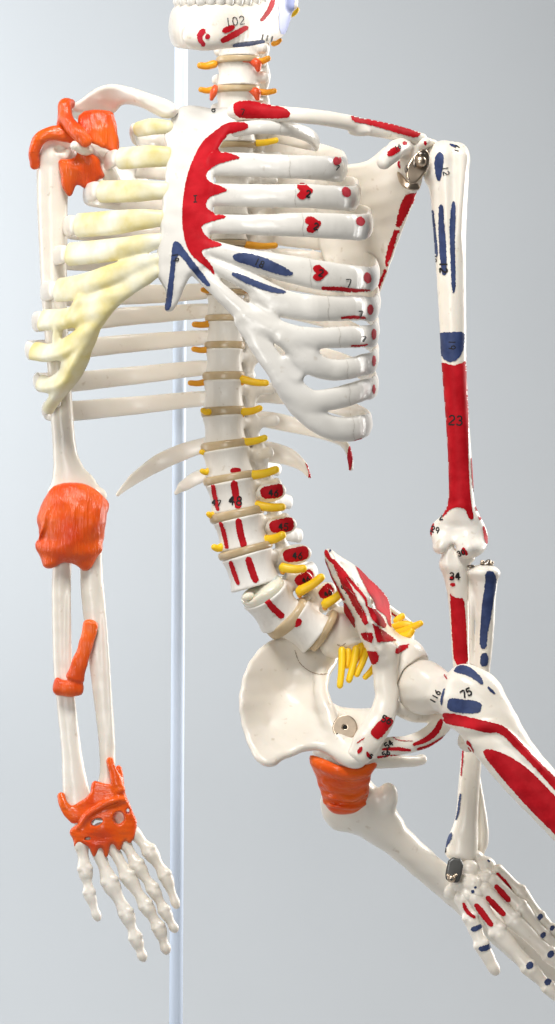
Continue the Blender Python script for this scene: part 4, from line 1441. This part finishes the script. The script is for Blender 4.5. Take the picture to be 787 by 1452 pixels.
f.ell((168, 1160, -6), (8, 20, 10), k=2, op='sub', rot=15)
f.ell((137, 1166, -6), (9, 20, 5), k=2, op='sub', rot=-25)
f.ell((124, 1190, -4), (4.5, 20, 2.4), k=1, op='sub', rot=-12)
f.ell((181, 1150, -3), (3, 14, 4), k=1.5, op='sub')
lg.field(f, 'orange_x', noise=1.0, relax=1)
done(lg)

# ------------------------------------------------------------------ pelvis
hp = Part('hip_bone', None, 'plain white hip bone with a steel bolt, its broad hollow wing facing the camera')
f = Field(1.8)
IL = [(402, 903), (385, 907), (364, 921), (348, 944), (340, 972), (338, 1000), (343, 1030), (351, 1055), (362, 1078), (373, 1088), (388, 1089), (399, 1079), (414, 1073), (432, 1065), (450, 1063), (465, 1070), (480, 1083), (497, 1087), (516, 1078), (532, 1064),
      (546, 1040), (556, 1016), (552, 1004), (530, 1003), (505, 1005), (482, 1003), (466, 993), (462, 976), (468, 956), (480, 938), (486, 920), (470, 910), (440, 900)]
f.plate(IL, [(400, 905, 36), (345, 950, -26), (339, 1000, -46), (350, 1055, -62), (378, 1086, -78), (400, 980, 32), (430, 1000, 22), (380, 1030, -8), (440, 950, 30), (480, 925, 52), (460, 1000, -6), (430, 1060, -50), (490, 1030, -12), (500, 1080, -70), (545, 1030, -58), (520, 1008, -10)],
        [(345, 980, 8), (370, 1080, 12), (410, 980, 5), (400, 905, 8), (450, 1040, 14), (500, 1060, 16), (540, 1030, 14), (470, 930, 10)], k=6, smooth=2)
f.tube([(462, 935, 34, 9), (455, 965, 6, 10), (458, 995, -18, 11), (480, 1050, -52, 12), (505, 1076, -72, 12)], k=14)
f.ell((478, 1062, 6), (36, 34, 26), k=14)
f.tube([(520, 1076, -52, 13, 10), (555, 1080, -20, 10, 9), (585, 1080, 14, 8, 9), (597, 1077, 26, 8, 8)], k=10)
hp.field(f, 'bone', noise=0.9)
hp.paint(stroke([(418, 922), (424, 938), (436, 950), (452, 956), (468, 955)], 0.5), 'crease', smooth=0)
done(hp)
bt = Part('bolt', hp)
f = Field(0.8)


def cyl(c, r, h, ax=(0.0, -1.0, 0.12)):
    C = W(*c)
    A = np.array(ax) / np.linalg.norm(ax)

    def fn(X, Y, Z):
        q = (X - C[0], Y - C[1], Z - C[2])
        t = q[0] * A[0] + q[1] * A[1] + q[2] * A[2]
        e = np.sqrt(np.maximum(q[0] ** 2 + q[1] ** 2 + q[2] ** 2 - t * t, 0))
        a, b = e - r + .8, np.abs(t) - h + .8
        return np.minimum(np.maximum(a, b), 0) + np.sqrt(np.maximum(a, 0) ** 2 + np.maximum(b, 0) ** 2) - .8
    return C - r - h, C + r + h, fn


lo, hi, fn = cyl((489, 1032, -50), 17.5, 10)
f.custom(lo, hi, fn, k=.5)
f.ell((489, 1031, -62), (3.4, 6, 3.4), k=.6, op='sub')
bt.field(f, 'steel', relax=1)
f = Field(0.7)
f.ell((489, 1031, -57), (3.6, 2, 3.6), k=.5)
f.ell((478, 1041, -58), (2.4, 4, 2.4), k=.5)
f.ell((487, 1045, -59), (2.4, 4, 2.4), k=.5)
bt.field(f, 'ink')
done(bt)

hq = Part('hip_bone', None, 'hip bone seen edge on, its wing covered in red patches')
f = Field(1.6)
IR = [(461, 779), (466, 777), (480, 787), (504, 801), (523, 820), (547, 843), (552, 853), (554, 866), (556, 890), (575, 905), (590, 912), (580, 925), (562, 935), (545, 940), (532, 932), (520, 922), (512, 906), (503, 890), (488, 872), (486, 851), (470, 819), (460, 792)]
f.plate(IR, [(462, 782, -30), (472, 790, -36), (470, 819, -20), (487, 855, 0), (500, 880, 6), (495, 820, -56), (515, 850, -66), (528, 880, -62), (534, 925, -50), (505, 805, -6), (525, 822, 22), (550, 850, 44), (556, 885, 34), (585, 912, 20), (560, 930, -20)],
        [(465, 785, 6), (500, 830, 8), (530, 860, 8), (550, 860, 6), (540, 920, 16), (490, 860, 6)], k=6, smooth=1)
f.tube([(466, 784, -40, 5), (496, 828, -66, 6), (516, 852, -78, 7), (528, 892, -72, 9), (540, 930, -56, 14)], k=10)
f.ell((574, 950, 6), (36, 46, 46), k=12)
f.ell((600, 974, -16), (42, 52, 42), k=3, op='sub')
f.tube([(546, 925, -46, 20, 18), (546, 960, -46, 17, 18), (548, 990, -54, 17, 15), (540, 1020, -66, 19, 14), (522, 1048, -78, 20, 13), (508, 1070, -80, 16, 12)], k=10, wdir=(1, 0, -.2))
f.tube([(556, 1000, -40, 10), (585, 1014, -10, 10), (606, 1014, 20, 10)], k=10)
f.tube([(512, 1068, -76, 10, 9), (545, 1060, -56, 14, 8), (580, 1056, -30, 13, 8), (608, 1044, -4, 14, 9), (630, 1022, 18, 14, 11), (640, 1000, 30, 14, 14), (620, 975, 40, 16, 16)], k=10, wdir=(0, .3, 1))
hq.field(f, 'bone', noise=0.7)
q = lambda a, b: (450 + a / 4.92, 770 + b / 4.92)
hq.paint([q(*p) for p in ((52, 38), (75, 60), (100, 110), (160, 170), (205, 250), (240, 310), (290, 410), (340, 500), (358, 560), (335, 575), (300, 520), (250, 440), (215, 360), (190, 330), (150, 240), (110, 150), (70, 110), (50, 75))], 'red', off=1.2, step=1.1, smooth=0, jitter=.45)
hq.paint(stroke([q(52, 115), q(85, 210), q(130, 300), q(185, 395)], [1.2, 1.8, 2.2, 1.8]), 'red', off=1.2, step=1.1)
hq.paint(stroke([q(110, 118), q(190, 210), q(260, 300), q(330, 380), q(345, 440)], [1.8, 2.2, 2.2, 1.8, 1.4]), 'red', off=1.2, step=1.1)
hq.paint([q(*p) for p in ((185, 410), (205, 430), (240, 490), (265, 540), (262, 590), (235, 575), (200, 530), (182, 470))], 'red', off=1.2, step=1.1, smooth=0, jitter=.45)
hq.paint([q(*p) for p in ((265, 160), (310, 195), (360, 245), (420, 300), (480, 360), (500, 410), (505, 470), (515, 590), (495, 570), (475, 510), (410, 460), (385, 390), (345, 330), (300, 240))], 'red', off=1.2, step=1.1, smooth=0, jitter=.45)
hq.paint([q(*p) for p in ((345, 440), (400, 460), (450, 510), (480, 570), (470, 595), (420, 570), (375, 520))], 'red', off=1.2, step=1.1, smooth=0, jitter=.45)
hq.paint([q(*p) for p in ((385, 560), (430, 590), (500, 640), (552, 680), (490, 690), (415, 690), (400, 630))], 'red', off=1.2, step=1.1, smooth=0, jitter=.45)
hq.paint([q(*p) for p in ((305, 630), (340, 620), (385, 628), (392, 660), (380, 695), (340, 685), (315, 660))], 'red', off=1.2, step=1.1, smooth=0, jitter=.45)
hq.paint([q(*p) for p in ((345, 755), (410, 755), (430, 790), (425, 830), (395, 850), (350, 830), (335, 790))], 'red', off=1.2, step=1.1, smooth=0, jitter=.45)
hq.paint([q(*p) for p in ((545, 740), (580, 712), (640, 708), (635, 725), (600, 750), (560, 775), (540, 768))], 'red', off=1.2, step=1.1, smooth=0, jitter=.45)
hq.write('54', *q(205, 315), 10, 55, w=1.0)
hq.paint([q(85, 40), q(98, 38), q(95, 60), q(80, 66)], 'navy', smooth=1)
hq.write('59', *q(440, 380), 8, 30, w=.5)
hq.paint(spot(*q(450, 445), 5.4, 4, 50), 'crease')
q2 = lambda a, b: (490 + a / 3.938, 980 + b / 3.938)
hq.paint([q2(*p) for p in ((215, 140), (250, 148), (268, 165), (262, 185), (185, 275), (160, 262), (137, 232), (150, 205))], 'red', jitter=.3)
hq.write('56', *q2(228, 160), 9, 20, w=1)
hq.paint(stroke([q2(205, 325), q2(280, 322), q2(362, 330)], [1.5, 2.6, 1.8]), 'red')
hq.paint(stroke([q2(178, 368), q2(240, 366), q2(300, 362)], [1.5, 2.4, 1.2]), 'red')
hq.paint(stroke([q2(378, 298), q2(440, 275), q2(500, 230), q2(535, 165)], [2, 3.6, 4.4, 3.6]), 'red')
hq.paint(stroke([q2(400, 325), q2(470, 305), q2(540, 265), q2(600, 230)], [1.8, 2.6, 2.6, 1.8]), 'red')
hq.paint(stroke([q2(255, 250), q2(300, 275), q2(375, 278)], .5), 'red')
hq.paint(spot(*q2(80, 330), 3, 6, 30), 'red').paint(spot(*q2(128, 358), 2.6, 6, -30), 'red').paint(stroke([q2(65, 290), q2(105, 262)], .7), 'red')
hq.write('54', *q2(240, 298), 8, -35, w=.9).write('56', *q2(225, 348), 7, -30, w=.9).write('5', *q2(140, 365), 6, 30, w=.9)
done(hq)
sw = Part('screw', hq)
f = Field(.7)
lo, hi, fn = cyl(q(355, 405) + (-70,), 6.5, 4, (-.2, -1, .3))
f.custom(lo, hi, fn, k=.5)
f.ell(q(355, 405) + (-75,), (3.4, 3, 3.4), k=.5, op='sub')
sw.field(f, 'steel', relax=1)
done(sw)

sa = Part('sacrum')
f = Field(1.6)
f.plate([(460, 868), (478, 858), (500, 862), (525, 880), (545, 895), (570, 890), (580, 885), (590, 902), (585, 918), (550, 925), (522, 930), (500, 930), (474, 934), (455, 928), (450, 905)],
        [(460, 895, 16), (500, 890, 30), (545, 905, 60), (585, 900, 80), (490, 928, 30)], [(470, 895, 24), (520, 900, 20), (585, 900, 8)], k=8)
f.tube([(440, 905, 40, 16), (430, 925, 60, 14), (452, 930, 56, 16)], k=10)
f.tube([(545, 860, 60, 7), (566, 874, 70, 6), (580, 884, 76, 5)], k=8)
for c in ((486, 922, -2), (506, 916, 0), (520, 908, 6)):
    f.ell(c, (6, 8, 3.4), k=3, op='sub', rot=-20)
f.tube([(478, 916, 8, 4), (498, 912, 6, 4), (514, 908, 8, 4)], k=5)
sa.field(f, 'bone', noise=0.9)
sa.paint(stroke([(555, 869), (566, 877), (577, 884)], 1.2), 'red')
sa.paint(stroke([(478, 914), (484, 916), (490, 912)], .6), 'crease', smooth=0)
done(sa)
for p0, p1, r in (((485, 922, -4), (482, 972, -22), 5.2), ((505, 920, -2), (495, 964, -18), 5.2), ((520, 922, 2), (506, 956, -10), 5), ((530, 946, 6), (518, 960, 0), 4.6), ((512, 916, 6), (502, 940, 0), 5.4), ((494, 924, 2), (492, 944, -2), 5)):
    n = Part('nerve_root', sa)
    V, F = sweep([(*p0, r * 1.05), ((p0[0] + p1[0]) / 2 + 1, (p0[1] + p1[1]) / 2, (p0[2] + p1[2]) / 2, r), (*p1, r * .9)], n=4, sides=12)
    n.add(V, F, 'yellow')
    done(n)
for pts in ([(552, 898, 24, 5), (575, 893, 10, 6), (596, 884, 0, 4.5)], [(558, 890, 20, 6), (572, 886, 12, 6), (582, 886, 8, 5)], [(562, 880, 50, 5), (570, 874, 46, 5)], [(560, 902, 18, 5), (578, 900, 6, 6), (584, 894, 4, 5)]):
    n = Part('nerve_root', sa)
    V, F = sweep(pts, n=4, sides=12)
    n.add(V, F, 'yellow')
    done(n)

# ------------------------------------------------------------------ thigh bones
fr = Part('femur', None, 'painted thigh bone with navy and red patches, reaching forward out of the frame')
f = Field(1.7)
f.ell((600, 975, -26), (38, 38, 38), k=6)
f.tube([(606, 976, -30, 32), (626, 982, -52, 28), (650, 990, -84, 30)], k=12)
f.ell((660, 978, -92), (32, 34, 36), k=12)
f.ell((684, 990, -100), (28, 30, 32), k=14)
f.tube([(668, 990, -98, 42, 32), (690, 1022, -112, 42, 32), (716, 1062, -124, 38, 30), (745, 1098, -136, 36, 30), (790, 1146, -150, 35, 30), (840, 1198, -166, 35, 30), (960, 1326, -200, 36, 32)], k=12, wdir=(1, 0, .8))
f.tube([(636, 1022, -92, 8), (670, 1030, -136, 6), (710, 1036, -146, 5), (760, 1086, -160, 5)], k=10)
f.ell((664, 1050, -70), (16, 16, 16), k=14)
fr.field(f, 'bone', noise=0.9)
q3 = lambda a, b: (600 + a / 6.054, 930 + b / 6.054)
fr.paint([q3(*p) for p in ((255, 130), (290, 90), (330, 75), (400, 95), (440, 130), (500, 180), (520, 245), (500, 250), (430, 195), (370, 165), (300, 150))], 'navy')
fr.paint([q3(*p) for p in ((550, 262), (580, 275), (625, 325), (610, 330), (560, 295))], 'navy')
fr.paint([q3(*p) for p in ((215, 372), (260, 362), (350, 375), (430, 380), (505, 405), (500, 470), (470, 492), (380, 495), (300, 490), (225, 470), (203, 430))], 'navy', jitter=.4)
fr.paint([q3(*p) for p in ((195, 268), (180, 320), (172, 380), (160, 435), (148, 400), (155, 340), (175, 285))], 'navy')
fr.paint([q3(*p) for p in ((180, 155), (195, 165), (212, 195), (200, 200), (180, 175))], 'red')
fr.write('116', *q3(105, 350), 8, -60, w=.9).write('75', *q3(370, 320), 10, -25, w=1.2)
fr.paint([(626, 1011), (640, 1011), (667, 1017), (702, 1026), (714, 1029), (733, 1046), (760, 1076), (787, 1102), (800, 1114), (800, 1132), (787, 1121), (758, 1088), (730, 1060), (708, 1038), (692, 1040), (663, 1032), (634, 1027), (627, 1020)], 'red')
fr.paint([(684, 1062), (702, 1063), (730, 1076), (757, 1097), (787, 1129), (810, 1150), (815, 1210), (787, 1183), (753, 1150), (714, 1106), (696, 1084), (688, 1074)], 'red')
fr.paint([(660, 1049), (667, 1052), (672, 1066), (672, 1070), (665, 1064)], 'red')
done(fr)
fl = Part('femur', None, 'plain white thigh bone under the orange hip ligament, slanting back behind the hand')
f = Field(1.8)
f.ell((486, 1094, -20), (32, 32, 30), k=8)
f.tube([(486, 1096, -16, 30), (496, 1120, 2, 32), (506, 1140, 10, 34)], k=12)
f.ell((482, 1140, 14), (28, 28, 38), k=14)
f.tube([(510, 1146, 10, 34), (532, 1166, 14, 29), (558, 1188, 22, 24), (582, 1209, 30, 22), (620, 1242, 48, 21.5), (680, 1294, 78, 21.5), (740, 1346, 104, 21.5), (820, 1414, 130, 23), (940, 1516, 170, 26)], k=14)
f.ell((550, 1128, -6), (15, 15, 18), k=10)
f.tube([(540, 1140, 0, 16), (556, 1168, 12, 12)], k=14)
fl.field(f, 'bone', noise=1.0)
done(fl)
lg = Part('hip_ligament', None, 'glossy orange capsule around the plain hip joint')
f = Field(1.5)
f.plate([(438, 1069), (448, 1074), (460, 1078), (478, 1086), (500, 1089), (516, 1082), (532, 1080), (526, 1094), (524, 1110), (523, 1128), (518, 1142), (508, 1152), (490, 1156), (472, 1154), (462, 1144), (456, 1124), (448, 1100), (440, 1082)],
        [(440, 1074, -40), (528, 1084, -50), (480, 1088, -66), (490, 1115, -46), (464, 1140, -18), (520, 1130, -24), (490, 1152, -26), (455, 1110, -28), (490, 1100, -56)], 8, k=4)
f.tube([(446, 1080, -46, 6), (480, 1096, -66, 7), (510, 1096, -62, 7), (528, 1084, -50, 5)], k=10)
f.tube([(470, 1120, -46, 4), (495, 1132, -44, 5), (516, 1122, -40, 4)], k=8)
f.tube([(462, 1108, -46, 4), (488, 1114, -54, 4), (518, 1106, -46, 4)], k=8)
for k in range(5):
    y = 1092 + k * 12
    f.tube([(450 + k * 3, y - 2, -40 + k * 5, 2), (475, y + 4, -62 + k * 6, 2.6), (500, y + 5, -60 + k * 6, 2.6), (522 - k, y, -46 + k * 5, 2)], k=4)
lg.field(f, 'orange_x', noise=1.2)
done(lg)

# ------------------------------------------------------------------ the pole of the stand, and the studio sweep
pole = bpy.data.objects.new('stand_pole', None)
bpy.data.objects.remove(pole)
d = 330.0
xt, xb = W(257, 60, d), W(249.5, 1440, d)
zt, zb = 1.80, 0.02
top = xt + (xt - xb) / (xt[2] - xb[2]) * ((zt - Z0) / S - xt[2])
bot = xt + (xt - xb) / (xt[2] - xb[2]) * ((zb - Z0) / S - xt[2])
r = 9.6 * (1 + d / DP)
V, F = [], []
for c in (bot, bot + (top - bot) * .5, top):
    for s in range(40):
        a = 2 * math.pi * s / 40
        V.append(c + np.array([math.cos(a) * r, math.sin(a) * r, 0]))
for i in range(2):
    for s in range(40):
        F.append([i * 40 + s, i * 40 + (s + 1) % 40, (i + 1) * 40 + (s + 1) % 40, (i + 1) * 40 + s])
F += [list(range(40))[::-1], [80 + s for s in range(40)]]
me = bpy.data.meshes.new('stand_pole')
o0 = bot * S + np.array([0, 0, Z0])
me.from_pydata((np.array(V) * S + np.array([0, 0, Z0]) - o0).tolist(), [], F)
me.materials.append(M['pole'])
for p in me.polygons:
    p.use_smooth = len(p.vertices) == 4
po = bpy.data.objects.new('stand_pole', me)
po.location = o0
COL.objects.link(po)
po['label'] = 'thin upright blue-white metal pole standing behind the ribs and the pale hand'
po['category'] = 'pole'

m, nt, b = new_mat('grey_studio_paper')
n = noise_node(nt, 3.0, 3.0)
rr = ramp(nt, n.outputs[0], [(0.3, (0.35, 0.36, 0.37)), (0.7, (0.362, 0.372, 0.382))])
nt.links.new(rr.outputs[0], b.inputs['Base Color'])
b.inputs['Roughness'].default_value = 0.8
nb = noise_node(nt, 300.0, 3.0)
bump(nt, b, nb.outputs[0], 0.05, 0.0005)
prof = [(-4.2, 0.0), (0.9, 0.0)] + [(0.9 + 0.8 * math.sin(a), 0.8 - 0.8 * math.cos(a)) for a in np.linspace(0.1, math.pi / 2, 14)] + [(1.7, 4.2)]
V, F = [], []
xs = np.linspace(-3.5, 3.5, 8)
for y, z in prof:
    for x in xs:
        V.append((x, y, z))
k = len(xs)
for i in range(len(prof) - 1):
    for j in range(k - 1):
        F.append((i * k + j, i * k + j + 1, (i + 1) * k + j + 1, (i + 1) * k + j))
me = bpy.data.meshes.new('studio_backdrop')
me.from_pydata(V, [], F)
for p in me.polygons:
    p.use_smooth = True
me.materials.append(m)
bo = bpy.data.objects.new('studio_backdrop', me)
COL.objects.link(bo)
bo['kind'] = 'structure'

# ================================================================== light and camera
def area(name, loc, aim, size, power, col=(1, 1, 1), size_y=None, spread=180):
    l = bpy.data.lights.new(name, 'AREA')
    l.energy = power
    l.color = col
    l.shape = 'RECTANGLE' if size_y else 'SQUARE'
    l.size = size
    if size_y:
        l.size_y = size_y
    l.spread = math.radians(spread)
    o = bpy.data.objects.new(name, l)
    o.location = loc
    o.rotation_euler = (Vector(aim) - Vector(loc)).to_track_quat('-Z', 'Y').to_euler()
    COL.objects.link(o)
    return o


w = bpy.data.worlds.new('World')
scene.world = w
w.use_nodes = True
w.node_tree.nodes['Background'].inputs[0].default_value = (0.92, 0.96, 1.0, 1)
w.node_tree.nodes['Background'].inputs[1].default_value = 0.045

area('overhead_softbox', (-0.15, -0.95, 2.5), (0, 0.0, 1.2), 0.5, 29, (1, 0.985, 0.96), 0.5)
area('side_softbox_right', (1.3, 0.85, 1.6), (0.1, 0.0, 1.15), 0.45, 46, (1, 0.98, 0.95), 1.6)
area('side_softbox_left', (-1.5, 0.25, 1.4), (-0.05, 0.0, 1.1), 0.5, 18, (1, 0.99, 0.98), 1.6)
area('front_softbox', (-0.7, -2.6, 1.3), (0, 0.0, 0.98), 0.6, 23, (1, 0.985, 0.955), 1.0)
area('backdrop_light', (-1.05, 0.75, 1.55), (-0.42, 1.7, 1.25), 0.4, 28, (0.895, 0.955, 1.0), 1.0)

cam = bpy.data.cameras.new('camera')
cam.sensor_fit = 'VERTICAL'
cam.sensor_height = 24.0
cam.lens = 24.0 * CAM_DIST / (1452 * S)
cam.clip_start = 0.1
cam.clip_end = 50
co = bpy.data.objects.new('camera', cam)
co.location = (0, -CAM_DIST, Z0)
co.rotation_euler = (math.pi / 2, 0, 0)
COL.objects.link(co)
scene.camera = co
scene.view_settings.view_transform = 'Standard'
scene.view_settings.look = 'None'
scene.view_settings.exposure = 0.0
scene.view_settings.gamma = 1.0
